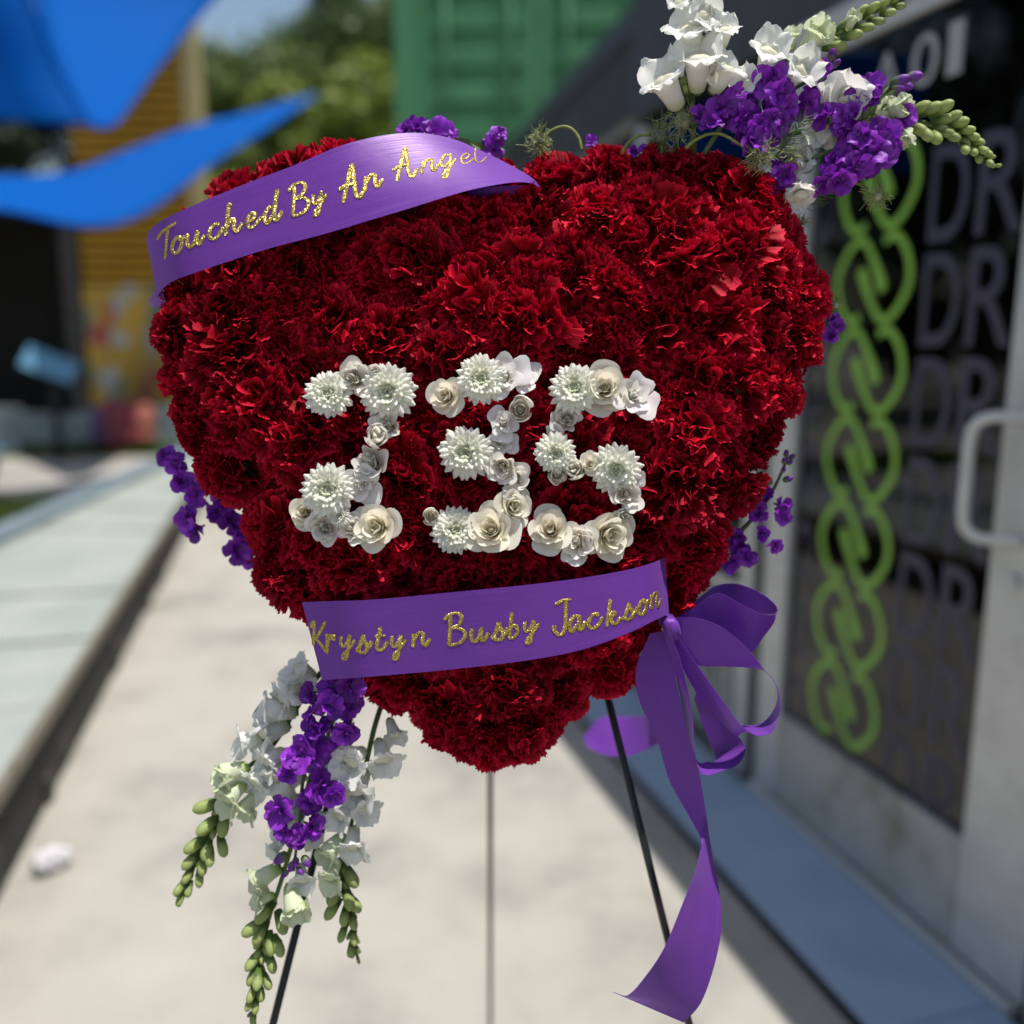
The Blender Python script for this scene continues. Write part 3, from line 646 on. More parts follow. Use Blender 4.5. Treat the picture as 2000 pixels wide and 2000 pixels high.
for k, (p, fix) in enumerate(pts_c):
    d, q = edge_dist(p); outv = q - p; outv = outv / max(1e-6, np.hypot(*outv)); tl = math.radians(62) * max(0, 1 - d / .085) ** 1.0
    dirv = HN * math.cos(tl) + (HX * outv[0] + HY * outv[1]) * math.sin(tl); dirv += (HX * rng.gauss(0, 1) + HY * rng.gauss(0, 1)) * .30
    s = rng.uniform(.95, 1.22) if not fix else rng.uniform(.85, 1.05)
    b = h3(p[0], p[1], dome(d) - (.010 if fix else 0) + rng.uniform(-.010, .006) - (.010 if np.hypot(*(DIGP - p).T).min() < .030 else 0) - under_ribbon(p))
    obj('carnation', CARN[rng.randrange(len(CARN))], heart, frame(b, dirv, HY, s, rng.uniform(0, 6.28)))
# a second, outward-facing fringe closes the side of the wreath
for i in range(int(tot / .06)):
    s_ = tot * (i + .5) / int(tot / .06); p = along(s_); tp = along((s_ + .01) % tot) - along((s_ - .01) % tot); nv = np.array([tp[1], -tp[0]]); nv /= np.hypot(*nv)
    if not inside(p + nv * .01): nv = -nv
    q = p + nv * .036; dirv = (HX * -nv[0] + HY * -nv[1]) + HN * rng.uniform(-.1, .3)
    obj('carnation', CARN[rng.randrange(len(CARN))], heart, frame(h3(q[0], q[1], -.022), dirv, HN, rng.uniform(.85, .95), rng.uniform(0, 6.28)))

# ---- white flowers of the digits
def chrys(seed):
    rng = random.Random(seed); mb = MB(); rings = ((22, 1.0, 84, 0), (22, .93, 72, 0), (20, .82, 60, 1), (18, .68, 48, 1), (15, .50, 36, 2), (12, .36, 24, 2))
    for (n, L, tl, gq) in rings:
        for k in range(n):
            phi = 2 * PI * (k + rng.uniform(-.25, .25)) / n + L * 7; tilt = math.radians(tl + rng.uniform(-7, 7)); l = L * rng.uniform(.92, 1.06); wd = .132 * (1 if gq < 2 else .8)
            R = Matrix.Rotation(phi, 3, 'Z') @ Matrix.Rotation(-tilt, 3, 'X'); rows = []; cs = []
            for i in range(7):
                t = i / 6; ww = wd * (0.45 + .55 * math.sin(min(1, t * 1.15) * PI * .5)) * (1 if t < .8 else math.sqrt(max(0.02, 1 - ((t - .8) / .2) ** 2)) * .97 + .03)
                row = []; 
                for j in (-1, -.5, 0, .5, 1):
                    y = -.30 * l * t * t * (1 if gq < 2 else -.3) * .35 - .5 * wd * (1 - j * j) * (.35 + t * .3) * (-1) * -1
                    y = .14 * l * t ** 3 * (-1 if gq else .4) - wd * .55 * (1 - j * j)
                    row.append(R @ Vector((j * ww, y, l * t)))
                gg = max(0, 1 - t * 1.3) * (.35 + .25 * gq) + (.30 if gq == 2 else .10 if gq == 1 else .03)
                gg = min(1, gg); c = tuple(a + (b - a) * gg for a, b in zip((.90, .90, .84), (.55, .62, .25))); cs.append([c] * 5); rows.append(row)
            mb.grid(rows, cs)
    return mb.mesh('chrysanthemum', M_WHITE)
def chrys_eye(seed):
    mb = MB(); rng = random.Random(seed)
    for k in range(34):
        a = k * 2.4; r = .045 + .20 * math.sqrt(k / 34); h = .20 + .14 * math.sqrt(k / 34); mb.tube([(r * .8 * math.cos(a), r * .8 * math.sin(a), .05), (r * math.cos(a), r * math.sin(a), h), (r * .86 * math.cos(a), r * .86 * math.sin(a), h + .05)], [.022, .026, .012], 6, [(.18, .24, .05), (.42, .5, .18), (.62, .68, .36)])
    return mb.mesh('eye', M_WHITE)
def rose(seed, kind):
    rng = random.Random(seed); mb = MB(); npet = {'rose': 17, 'ruffled': 22, 'bud': 10, 'loose': 12}[kind]
    cream = {'rose': (.88, .86, .78), 'ruffled': (.86, .85, .83), 'bud': (.87, .86, .83), 'loose': (.87, .86, .87)}[kind]; deep = {'rose': (.85, .78, .60), 'ruffled': (.80, .73, .60), 'bud': (.84, .80, .68), 'loose': (.83, .80, .74)}[kind]
    for i in range(npet):
        t = i / (npet - 1); phi = i * 2.399 + rng.uniform(-.2, .2) if kind != 'ruffled' else rng.uniform(0, 6.28)
        r0 = (.10 + .62 * t ** .9) if kind != 'bud' else (.12 + .5 * t); half = math.radians(78 - 22 * t) if kind != 'loose' else math.radians(58)
        zt = {'rose': .58 + .26 * math.sin(PI * min(1, t * 1.25)) - .28 * t ** 3, 'ruffled': .55 - .1 * t + rng.uniform(-.08, .08), 'bud': .85 - .2 * t, 'loose': .5 - .25 * t}[kind]; open_ = {'rose': .40, 'ruffled': .30, 'bud': -.16, 'loose': .62}[kind] * t ** 1.6 + .02; curl = {'rose': .42, 'ruffled': .25, 'bud': .0, 'loose': .4}[kind] * t ** 2
        ruf = {'rose': .03, 'ruffled': .065, 'bud': .015, 'loose': .075}[kind]; p1, p2 = rng.uniform(0, 6.28), rng.uniform(0, 6.28); cx, cy = (rng.gauss(0, .10), rng.gauss(0, .10)) if kind == 'ruffled' else (rng.gauss(0, .015),) * 2
        if kind == 'ruffled': r0 *= rng.uniform(.7, 1.1)
        rows = []; cs = []
        for q in range(8):
            v = q / 7; row = []; cr = []
            for j in range(13):
                u = j / 12 * 2 - 1; a = phi + u * half; wv = ruf * v * v * (math.sin(3.1 * u * PI * .6 + p1) + .6 * math.sin(6 * u + p2)); tip = (1 - .22 * u * u * v); v_ = v; v = v * (1 - .5 * abs(u) ** 3.2)
                rr = r0 * (.42 + .58 * math.sin(min(1, v * 1.2) * PI / 2)) + open_ * v ** 2 + curl * max(0, v - .62) ** 1.5 * 1.6 + wv; z = -.25 + (zt + .25) * v * tip - curl * max(0, v - .72) * 1.1 + wv * .6
                row.append((rr * math.cos(a) + cx, rr * math.sin(a) + cy, z)); g = (1 - v) * .8 + .35 * (1 - t); g = min(1, g); cr.append(tuple(x + (y - x) * g for x, y in zip(cream, deep))); v = v_
            rows.append(row); cs.append(cr)
        mb.grid(rows, cs)
    mb.tube([(0, 0, -.5), (0, 0, -.2), (0, 0, .25)], [.08, .28, .06], 10, [(.1, .16, .06), (.3, .36, .16), deep]); return mb.mesh('rose', M_WHITE)
CHR = [chrys(200 + i) for i in range(4)]; EYE = chrys_eye(3)
ROS = {k: [rose(300 + i + 17 * len(k), k) for i in range(3)] for k in ('rose', 'ruffled', 'bud', 'loose')}
M_W2 = M_WHITE
for dn, fl in digits.items():
    c0 = hp(550 + fl[0][1] * .4141, 650 + fl[0][2] * .4141, .05)
    dg = thing('flower_numeral', f'white numeral {dn} made of roses and chrysanthemums on the red heart', 'flower numeral', c0, 'white flower numerals')
    for i, (k, cx, cy, r) in enumerate(fl):
        R = r * 1.07 * .4141 * PXM; b = hp(550 + cx * .4141, 650 + cy * .4141, .0); x, y = to2(b); d, _ = edge_dist((x, y)); lift = dome(d) + .033 + (.006 if k == 'c' else .004) + .002 * (i % 3)
        b = hp(550 + cx * .4141, 650 + cy * .4141, lift); dv = HN + HX * rng.gauss(0, .2) + HY * rng.gauss(.05, .16)
        if k == 'c':
            Mf = frame(b, dv, HY, (R * 1.04, R * 1.04 * rng.uniform(.92, 1.04), R), rng.uniform(0, 6.28)); f = obj('chrysanthemum', CHR[rng.randrange(4)], dg, Mf); obj('flower_eye', EYE, f, Mf)
        else:
            sc = R * {'rose': 1.0, 'ruffled': 1.02, 'bud': 1.45, 'loose': .9}[k]; obj('rose' if k != 'bud' else 'rose_bud', ROS[k][rng.randrange(3)], dg, frame(b, dv, HY, (sc * rng.uniform(.92, 1.05), sc, sc), rng.uniform(0, 6.28)))

# ================================================================== RIBBONS
def ribbon_rows(cols, per=8, across=8, bow=0.0):
    A = smooth_curve([c[0] for c in cols], per); B = smooth_curve([c[1] for c in cols], per); rows = []
    for a, b in zip(A, B):
        r = []
        for k in range(across + 1):
            t = k / across; q = a + (b - a) * t; r.append(hk(q[0], q[1], q[2] + bow * 4 * t * (1 - t)))
        rows.append(r)
    return A, B, rows
def ribbon_part(name, cols, parent, per=8, across=8, bow=0.0):
    A, B, rows = ribbon_rows(cols, per, across, bow); mb = MB(); ln = [0.0]
    for r0_, r1_ in zip(rows, rows[1:]): ln.append(ln[-1] + (r1_[across // 2] - r0_[across // 2]).length)
    mb.grid(rows, [[(l_, .07 * k / across, 0) for k in range(across + 1)] for l_ in ln]); o = obj(name, mb.mesh(name, M_SATIN), parent)
    sd = o.modifiers.new('thick', 'SOLIDIFY'); sd.thickness = .0003; sd.offset = 0
    es = o.modifiers.new('crisp_edge', 'EDGE_SPLIT'); es.split_angle = math.radians(40); return A, B, rows
UP = [((284, 470, -.02), (303, 562, -.02)), ((277, 452, .02), (298, 557, .02)), ((290, 427, .052), (322, 533, .052)), ((340, 399, .068), (375, 512, .068)), ((450, 352, .073), (500, 471, .075)), ((560, 310, .074), (610, 442, .079)), ((640, 276, .072), (700, 415, .081)), ((720, 256, .060), (770, 394, .081)), ((790, 251, .046), (830, 375, .081)), ((850, 261, .034), (885, 359, .079)), ((900, 281, .028), (935, 349, .072)), ((950, 305, .028), (975, 344, .058)), ((1000, 333, .034), (1003, 346, .046)), ((1018, 351, .03), (1017, 354, .03))]
rib1 = thing('lettered_ribbon', 'purple satin ribbon with gold glitter script across the top left of the heart', 'ribbon', hk(600, 360, .07), 'lettered satin ribbons')
A1, B1, R1 = ribbon_part('band', UP, rib1, 8, 10)
ribbon_part('tail_fold', [((1014, 349, .03), (1012, 354, .03)), ((975, 350, .05), (985, 364, .035)), ((925, 353, .045), (932, 377, .03)), ((880, 360, .03), (890, 380, .02))], rib1, 6, 4)
ribbon_part('side_fold', [((302, 538, .02), (315, 575, .01)), ((292, 552, .0), (296, 580, -.01)), ((280, 566, -.02), (288, 582, -.03))], rib1, 6, 4)
LOW = [((570, 1136, .052), (608, 1283, .044)), ((640, 1134, .072), (668, 1279, .066)), ((710, 1131, .080), (730, 1274, .074)), ((850, 1118, .083), (850, 1263, .074)), ((1000, 1103, .081), (1000, 1245, .077)), ((1100, 1090, .079), (1100, 1225, .077)), ((1180, 1076, .076), (1182, 1196, .076)), ((1228, 1063, .066), (1234, 1171, .066)), ((1254, 1052, .036), (1262, 1158, .040))]
rib2 = thing('lettered_ribbon', 'purple satin ribbon with a gold glitter name across the lower heart', 'ribbon', hk(900, 1180, .07), 'lettered satin ribbons')
A2, B2, R2 = ribbon_part('band', LOW, rib2, 8, 10)

GL = {
 'o': [[(.72, .92), (.42, 1.0), (.12, .62), (.12, .2), (.4, 0), (.7, .28), (.74, .75), (.52, 1.0)], [(.55, .98), (.72, .72), (1.0, .9)]],
 'u': [[(.12, .98), (.08, .35), (.28, .02), (.58, .3), (.74, .95)], [(.76, .98), (.70, .28), (.88, .02), (1.2, .55)]],
 'c': [[(.78, .78), (.58, 1.0), (.22, .82), (.08, .36), (.34, 0), (.74, .14), (1.08, .62)]],
 'h': [[(.42, 1.92), (.34, 2.06), (.22, 1.2), (.12, .0)], [(.16, .5), (.48, .98), (.68, .88), (.64, .3), (.84, .02), (1.22, .5)]],
 'e': [[(.14, .42), (.5, .52), (.68, .82), (.44, 1.0), (.14, .62), (.2, .1), (.54, 0), (1.12, .52)]],
 'd': [[(.7, .78), (.4, 1.0), (.08, .5), (.25, .02), (.62, .4)], [(.92, 2.0), (.76, 1.0), (.7, .25), (.9, .02), (1.22, .5)]],
 'y': [[(.12, .96), (.08, .38), (.3, .1), (.62, .5), (.78, .96)], [(.8, 1.0), (.7, .1), (.52, -.76), (.27, -.86), (.3, -.5), (.75, -.02), (1.2, .62)]],
 'n': [[(.16, .96), (.15, .5), (.1, 0)], [(.14, .38), (.46, .94), (.76, .9), (.76, .3), (.94, .02), (1.24, .5)]],
 'g': [[(.72, .86), (.42, 1.0), (.08, .52), (.28, .05), (.66, .42)], [(.8, 1.0), (.72, .1), (.52, -.72), (.27, -.8), (.3, -.42), (.75, .02), (1.15, .55)]],
 'l': [[(.2, 1.9), (.1, 1.6), (.12, .7), (.2, .2), (.5, 0), (.95, .3), (1.3, .75)]],
 'r': [[(.1, .9), (.2, 1.05), (.17, .5), (.1, 0)], [(.17, .6), (.42, .98), (.68, .98), (.66, .72)]],
 's': [[(-.08, .1), (.22, .45), (.46, 1.12)], [(.46, 1.12), (.5, .8), (.78, .36), (.62, .04), (.3, .0), (.1, .16)], [(.74, .22), (.98, .4), (1.12, .7)]],
 't': [[(.48, 1.66), (.28, .8), (.2, .22), (.42, 0), (.72, .2), (.98, .6)], [(.02, 1.02), (.4, 1.04), (.82, 1.0)]],
 'b': [[(.36, 2.0), (.24, 1.0), (.18, .1), (.45, 0), (.78, .38), (.62, .95), (.28, .8)]],
 'a': [[(.72, .86), (.42, 1.0), (.08, .5), (.25, .02), (.62, .4)], [(.8, 1.0), (.72, .25), (.9, .02), (1.22, .5)]],
 'k': [[(.4, 2.0), (.26, 1.0), (.14, 0)], [(.18, .5), (.56, .98), (.74, .78), (.4, .52), (.74, .06), (1.2, .45)]],
 'T': [[(0, 1.5), (.32, 1.86), (.8, 2.05), (1.3, 2.2)], [(.74, 2.02), (.64, 1.0), (.54, 0)]],
 'B': [[(.34, 2.2), (.3, 1.1), (.24, .02)], [(-.08, 1.92), (.3, 2.26), (.8, 2.32), (1.08, 1.98), (.9, 1.48), (.42, 1.26), (1.0, 1.16), (1.32, .72), (1.0, .18), (.24, 0)]],
 'A': [[(.86, 2.3), (.6, 1.3), (.3, .05)], [(.86, 2.3), (1.0, 1.2), (1.1, .42), (1.35, .1), (1.68, .62)], [(.02, .86), (.4, 1.02), (1.0, 1.06)]],
 'K': [[(.02, 1.7), (.3, 2.1), (.26, 1.0), (.2, 0)], [(1.1, 2.12), (.55, 1.12), (.36, 1.0), (.7, .6), (1.12, .0)]],
 'J': [[(.18, 2.02), (.65, 2.26), (1.25, 2.28)], [(.9, 2.24), (.88, 1.0), (.78, .22), (.45, 0), (.12, .36), (.14, .68)]],
}
def surf_inv(A, B):                                         # px (1932 scale) -> (row, t) on a lofted band
    A_ = np.array(A)[:, :2]; B_ = np.array(B)[:, :2]
    def inv(p):
        p = np.array(p); best = None
        for i in range(len(A_) - 1):
            # bilinear inverse by the signed side of each cross line
            def side(k): d = B_[k] - A_[k]; return d[0] * (p[1] - A_[k][1]) - d[1] * (p[0] - A_[k][0])
            s0, s1 = side(i), side(i + 1)
            if (s0 <= 0 <= s1) or (s0 >= 0 >= s1) or i == len(A_) - 2:
                f = s0 / (s0 - s1) if abs(s0 - s1) > 1e-9 else 0; f = min(1, max(0, f)); a = A_[i] + (A_[i + 1] - A_[i]) * f; b = B_[i] + (B_[i + 1] - B_[i]) * f
                d = b - a; t = ((p - a) @ d) / max(1e-9, d @ d)
                if -.35 < t < 1.35: return i + f, t
        return None
    return inv
def surf_pt(R, r, t):
    i = min(int(r), len(R) - 2); f = r - i; n = len(R[0]) - 1; t = min(1, max(0, t)); k = min(int(t * n), n - 1); g = t * n - k
    a = R[i][k].lerp(R[i][k + 1], g); b = R[i + 1][k].lerp(R[i + 1][k + 1], g); p = a.lerp(b, f)
    nn = (R[i + 1][k] - R[i][k]).cross(R[i][k + 1] - R[i][k]).normalized()
    if nn.dot(CAM - p) < 0: nn = -nn
    return p, nn
def write(parent, A, B, R, letters):
    inv = surf_inv(A, B)
    for (ch, ox, oy, u, slope, xs, off) in letters:
        mb = MB()
        for si, st in enumerate(GL[ch]):
            pts = smooth_curve(st, 7); P = []
            for q in pts:
                X = ox + q[0] * u * xs; Y = oy - q[1] * u + q[0] * u * xs * slope
                full = ((off[0] + X * off[2]) / K, (off[1] + Y * off[2]) / K); r = inv(full)
                if r is None or not (-.005 <= r[1] <= 1.005): 
                    if len(P) > 2: break
                    continue
                P.append(surf_pt(R, *r))
            if len(P) < 3: continue
            uu = u * off[2] * PXM; rows = []; n = len(P)
            for i in range(n):
                p, nn = P[i]; t = (P[min(i + 1, n - 1)][0] - P[max(i - 1, 0)][0]).normalized(); s_ = t.cross(nn).normalized()
                vert = abs(t.z); wdt = uu * (.066 + .078 * vert)
                if i in (0, n - 1): wdt *= .55
                lift = .0005 + .00008 * si
                rows.append([p + s_ * wdt + nn * .0001, p + s_ * wdt * .97 + nn * lift, p + s_ * wdt * .4 + nn * (lift + .00004), p - s_ * wdt * .4 + nn * (lift + .00004), p - s_ * wdt * .97 + nn * lift, p - s_ * wdt + nn * .0001])
            mb.grid(rows)
        if mb.v: obj('letter', mb.mesh('letter', M_GOLD), parent)
O1, O2, O3, O4 = (280, 250, .207), (660, 220, .207), (580, 1080, .207), (960, 1080, .207)
write(rib1, A1, B1, R1, [('T', 130, 1262, 140, -.34, 1, O1), ('o', 262, 1200, 150, -.34, .9, O1), ('u', 402, 1142, 140, -.34, 1.05, O1), ('c', 610, 1068, 138, -.34, 1, O1), ('h', 762, 1022, 136, -.34, 1.05, O1), ('e', 965, 958, 136, -.34, 1, O1), ('d', 1130, 918, 148, -.34, 1, O1), ('B', 1378, 850, 132, -.25, 1.05, O1), ('y', 1590, 742, 115, -.34, 1, O1),
     ('A', 5, 868, 155, -.25, .95, O2), ('n', 238, 748, 140, -.3, 1.05, O2), ('A', 512, 664, 136, -.22, 1.05, O2), ('n', 778, 582, 125, -.22, 1.12, O2), ('g', 960, 530, 120, -.2, 1.1, O2), ('e', 1145, 486, 92, -.1, 1.5, O2), ('l', 1285, 474, 75, .02, 1.2, O2)])
write(rib2, A2, B2, R2, [('K', 125, 930, 135, 0.0, 1.0, O3), ('r', 268, 948, 165, -.05, .7, O3), ('y', 405, 898, 122, -.05, 1, O3), ('s', 570, 942, 150, -.05, .8, O3), ('t', 730, 924, 135, -.08, .95, O3), ('y', 885, 900, 122, -.08, 1, O3), ('n', 1078, 890, 132, -.1, 1.1, O3), ('B', 1400, 878, 130, -.08, 1.1, O3), ('u', 1632, 846, 135, -.12, 1.1, O3), ('s', 1848, 826, 150, -.12, .85, O3),
     ('b', 150, 808, 122, -.15, 1, O4), ('y', 302, 760, 116, -.15, 1.05, O4), ('J', 575, 782, 142, -.12, 1, O4), ('a', 725, 756, 145, -.25, .95, O4), ('c', 905, 726, 135, -.25, 1, O4), ('k', 1072, 702, 128, -.25, 1, O4), ('s', 1245, 640, 138, -.28, .85, O4), ('o', 1380, 598, 138, -.3, .75, O4), ('n', 1497, 534, 145, -.3, .55, O4)])

# ---- the bow
bow = thing('ribbon_bow', 'purple satin bow with loops and long tails at the lower right of the heart', 'bow', hk(1260, 1180, .01))
def b7(x, y, n): return ((1100 + x * .4918) / K, (1050 + y * .4918) / K, n)
def bow_part(name, e1, e2, per=7, across=6):
    ribbon_part(name, [(b7(*a), b7(*b)) for a, b in zip(e1, e2)], bow, per, across)
bow_part('loop', [(400, 310, .0), (520, 250, -.015), (610, 190, -.02), (700, 186, -.012), (785, 220, -.004), (838, 262, .0), (853, 288, .006)], [(400, 360, .0), (520, 320, -.01), (600, 250, -.02), (700, 268, -.022), (780, 300, -.016), (830, 305, -.004), (851, 296, .008)])
bow_part('loop', [(853, 288, .006), (835, 306, .02), (780, 300, .03), (700, 262, .034), (610, 222, .03), (520, 280, .024), (430, 330, .02)], [(851, 296, .008), (835, 340, .012), (795, 395, .012), (742, 458, .01), (640, 440, .012), (530, 400, .018), (430, 352, .02)])
bow_part('loop', [(405, 322, .034), (520, 318, .05), (620, 350, .055), (700, 410, .05), (765, 480, .045), (802, 530, .04), (836, 566, .03), (852, 628, .02), (832, 692, .015), (780, 740, .015), (708, 747, .02)], [(405, 345, .034), (470, 425, .04), (530, 503, .04), (640, 512, .036), (730, 516, .034), (799, 531, .036), (848, 588, .04), (863, 655, .046), (859, 710, .05), (825, 776, .052), (765, 788, .05)])
bow_part('loop', [(765, 786, .05), (712, 750, .046), (640, 655, .044), (560, 545, .044), (490, 440, .044), (425, 345, .04)], [(708, 747, .02), (690, 790, .018), (640, 745, .02), (545, 640, .026), (470, 510, .032), (395, 365, .036)])
bow_part('loop', [(530, 610, .012), (610, 690, .0), (670, 760, -.004), (715, 815, .004), (722, 850, .014), (700, 895, .026), (645, 922, .034), (540, 928, .04), (512, 700, .044), (475, 520, .046), (425, 370, .044)], [(520, 640, .006), (560, 760, -.02), (590, 830, -.03), (604, 868, -.024), (602, 888, -.01), (598, 892, .004), (578, 890, .012), (528, 880, .016), (480, 700, .024), (450, 560, .034), (400, 380, .04)])
bow_part('tail', [(345, 380, .024), (290, 520, .02), (300, 640, .018), (345, 740, .016), (382, 830, .014), (422, 965, .012), (482, 1075, .012), (546, 1195, .016), (543, 1250, .03), (522, 1335, .05), (474, 1455, .066), (402, 1628, .085), (325, 1745, .09), (255, 1818, .085), (195, 1804, .07)], [(420, 370, .03), (440, 520, .034), (468, 660, .036), (500, 790, .036), (528, 890, .034), (546, 970, .028), (562, 1060, .018), (572, 1130, .008), (582, 1200, .0), (600, 1300, .0), (624, 1440, .006), (624, 1580, .016), (594, 1720, .026), (545, 1850, .03), (478, 1926, .03)], 7, 8)
bow_part('tail', [(430, 700, -.14), (340, 708, -.24), (250, 710, -.29), (150, 716, -.31), (80, 792, -.31)], [(430, 790, -.12), (370, 822, -.20), (260, 868, -.24), (160, 862, -.27), (95, 832, -.29)])
mb = MB(); 
for q in range(3): mb.tube([hk(1252 + 4 * q, 1168, .03), hk(1262 + 4 * q, 1180, .046), hk(1268 + 3 * q, 1196, .04), hk(1264 + 2 * q, 1206, .02)], .006, 8)
obj('knot', mb.mesh('knot', M_SATIN), bow)

# ================================================================== EASEL
ez = thing('wire_easel', 'black wire tripod easel holding up the flower heart', 'easel', (HO.x, HO.y, 0))
def leg_line(p0, p1, n, z_end=0.0, ztop=None):
    a = hk(*p0, n); b = hk(*p1, n); d = (b - a).normalized(); e = a + d * ((z_end - a.z) / d.z); return a - d * (.32), e
for (p0, p1) in (((1140, 1290), (1300, 1932)), ((578, 1680), (515, 1932))):
    a, e = leg_line(p0, p1, -.055); mb = MB(); mb.tube([a, e], .0040, 10); mb.tube([e, e + Vector((0, 0, .02))], .006, 10); obj('leg', mb.mesh('leg', M_BLACK), ez)
top = hk(925, 420, -.07); bk = at(925 * K, 1930 * K, 1.52); bt = at(925 * K, 1470 * K, 1.36); d = (bk - bt).normalized(); e = bt + d * (-bt.z / d.z)
mb = MB(); mb.tube([top, e], .0042, 10); obj('leg', mb.mesh('leg', M_BLACK), ez)
mb = MB(); mb.tube([hk(700, 1150, -.055), hk(1150, 1150, -.055)], .004, 8); mb.tube([hk(720, 1150, -.055), hk(720, 1150, -.02)], .004, 8); mb.tube([hk(1120, 1150, -.055), hk(1120, 1150, -.02)], .004, 8); obj('cross_bar', mb.mesh('cross_bar', M_BLACK), ez)

# ================================================================== FLOWER SPRAYS
def lobe(mb, az, r0, z0, length, width, out, rng, col0, col1, bend=1.0, ruf=.03, up=.5):
    rows = []; cs = []; p = rng.uniform(0, 6.28); ca, sa = math.cos(az), math.sin(az)
    for i in range(7):
        v = i / 6; ww = width * (.55 + .75 * math.sin(PI * min(1, .18 + v * .72))) * (1 if v < .85 else .78); fr = length * (v * up - .25 * bend * v * v); ra = r0 + out * length * v ** 1.6
        row = []
        for j in range(7):
            u = j / 6 * 2 - 1; k = 1 - .16 * u * u * v; rr = ra * k + ruf * v * math.sin(4 * u + p) ; tg = u * ww; row.append((rr * ca - tg * sa, rr * sa + tg * ca, z0 + fr * k + ruf * v * math.cos(5 * u + p)))
        rows.append(row); cs.append([tuple(a + (b - a) * v for a, b in zip(col0, col1))] * 7)
    mb.grid(rows, cs)
def snap_floret(seed, green=0.0, closed=False):
    rng = random.Random(seed); mb = MB(); w_ = tuple(a + (b - a) * green for a, b in zip((.85, .86, .82), (.58, .68, .34))); t_ = tuple(a + (b - a) * min(1, green + .35) for a, b in zip((.82, .82, .70), (.45, .58, .18))); g_ = (.12, .22, .05)
    zs = [0, .05, .14, .28, .44, .58, .66]; rs = [.06, .13, .155, .17, .20, .235, .22]; cols = [g_, t_, t_, w_, w_, w_, w_]; rows = []; cs = []
    for z, r, c in zip(zs, rs, cols): rows.append([(r * math.cos(a) * .92, r * math.sin(a) * 1.05 - .06 * math.sin(z * 3), z) for a in [2 * PI * k / 14 for k in range(14)]]); cs.append([c] * 14)
    mb.grid(rows, cs, closed=True)
    o = .3 if closed else 1.0; rr = lambda: rng.uniform(.85, 1.2)
    for a in (52, 128): lobe(mb, math.radians(a + rng.uniform(-8, 8)), .15, .50, .55 * rr(), .25, .42 * o * rr(), rng, w_, w_, .5, .045, .95)
    pal = (.86, .78, .42)
    rows = []; cs = []
    for i in range(6):
        th = i / 5 * PI * .62; rows.append([(.23 * math.sin(th) * math.cos(a), -.10 + .14 * math.sin(th) * math.sin(a), .56 + .13 * math.cos(th) + .03 * math.cos(3 * a) * math.sin(th)) for a in [2 * PI * k / 12 for k in range(12)]]); cs.append([tuple(a + (b - a) * (.55 - .12 * i) for a, b in zip(w_, pal))] * 12)
    mb.grid(rows, cs, closed=True)
    for a in (-20, -90, -160): lobe(mb, math.radians(a + rng.uniform(-10, 10)), .16, .58, .36 * rr(), .20, (.75 if not closed else .25) * rr(), rng, w_, w_, 1.2 if not closed else .2, .04, .5)
    for k in range(5):                                          # calyx
        a = 2 * PI * k / 5; lobe(mb, a, .07, -.02, .18, .04, .25, rng, g_, (.16, .28, .07), .2, .0, .9)
    return mb.mesh('floret', M_WHITE)
def snap_bud(seed):
    rng = random.Random(seed); mb = MB(); n = 10; rows = []; cs = []; zs = [0, .08, .25, .45, .65, .82, .94, 1.0]; rs = [.05, .13, .18, .215, .225, .195, .12, .02]
    for i, (z, r) in enumerate(zip(zs, rs)):
        rows.append([(r * (1 + .10 * math.cos(2 * a + .6)) * math.cos(a), r * (1 + .06 * math.cos(3 * a)) * math.sin(a), z) for a in [2 * PI * k / n for k in range(n)]]); f = min(1, max(0, (z - .15) / .5)); cs.append([tuple(a + (b - a) * f for a, b in zip((.075, .15, .03), (.40, .48, .17)))] * n)
    mb.grid(rows, cs, closed=True)
    for k in range(5): lobe(mb, 2 * PI * k / 5 + .3, .13, -.02, .5, .09, .22, rng, (.09, .17, .035), (.15, .25, .06), .3, .0, .9)
    return mb.mesh('bud', M_WHITE)
def stock_floret(seed):
    rng = random.Random(seed); mb = MB(); c1 = (.20, .014, .40); c2 = (.29, .035, .54); c3 = (.34, .16, .42)
    for layer, (n, L, tl, wd) in enumerate(((4, 1.15, 80, .66), (4, .90, 52, .54), (2, .58, 22, .38))):
        for k in range(n):
            phi = 2 * PI * (k + rng.uniform(-.2, .2)) / n + layer * .7; tilt = math.radians(tl + rng.uniform(-26, 26)); R = Matrix.Rotation(phi, 3, 'Z') @ Matrix.Rotation(-tilt, 3, 'X') @ Matrix.Rotation(rng.uniform(-.5, .5), 3, 'Z'); p1, p2 = rng.uniform(0, 6), rng.uniform(0, 6); rows = []; cs = []; v0 = rng.uniform(.6, 1.3); rng_c = rng.uniform(-.2, .35)
            for i in range(8):
                v = i / 7; ww = wd * (.18 + .82 * math.sin(min(1, v * 1.2) * PI / 2)) * (1 if v < .8 else .86 - .5 * (v - .8)); row = []
                for j in range(9):
                    u = j / 8 * 2 - 1; k_ = 1 - .22 * u * u * v - (.06 * math.exp(-(u / .18) ** 2) if v > .9 else 0); row.append(R @ Vector((u * ww, .11 * v * v * math.sin(3.2 * u + p1) + .06 * v * math.sin(6 * u + p2) + rng_c * v ** 3, L * v * k_)))
                f = v; c = tuple((a + (b - a) * f) * v0 for a, b in zip(c1, c2)); c = c if v > .22 else tuple((a + b) / 2 for a, b in zip(c, c3)); rows.append(row); cs.append([c] * 9)
            mb.grid(rows, cs)
    mb.tube([(0, 0, -.75), (0, 0, -.35), (0, 0, .05)], [.07, .13, .1], 8, (.13, .20, .07)); return mb.mesh('floret', M_PURPLE)
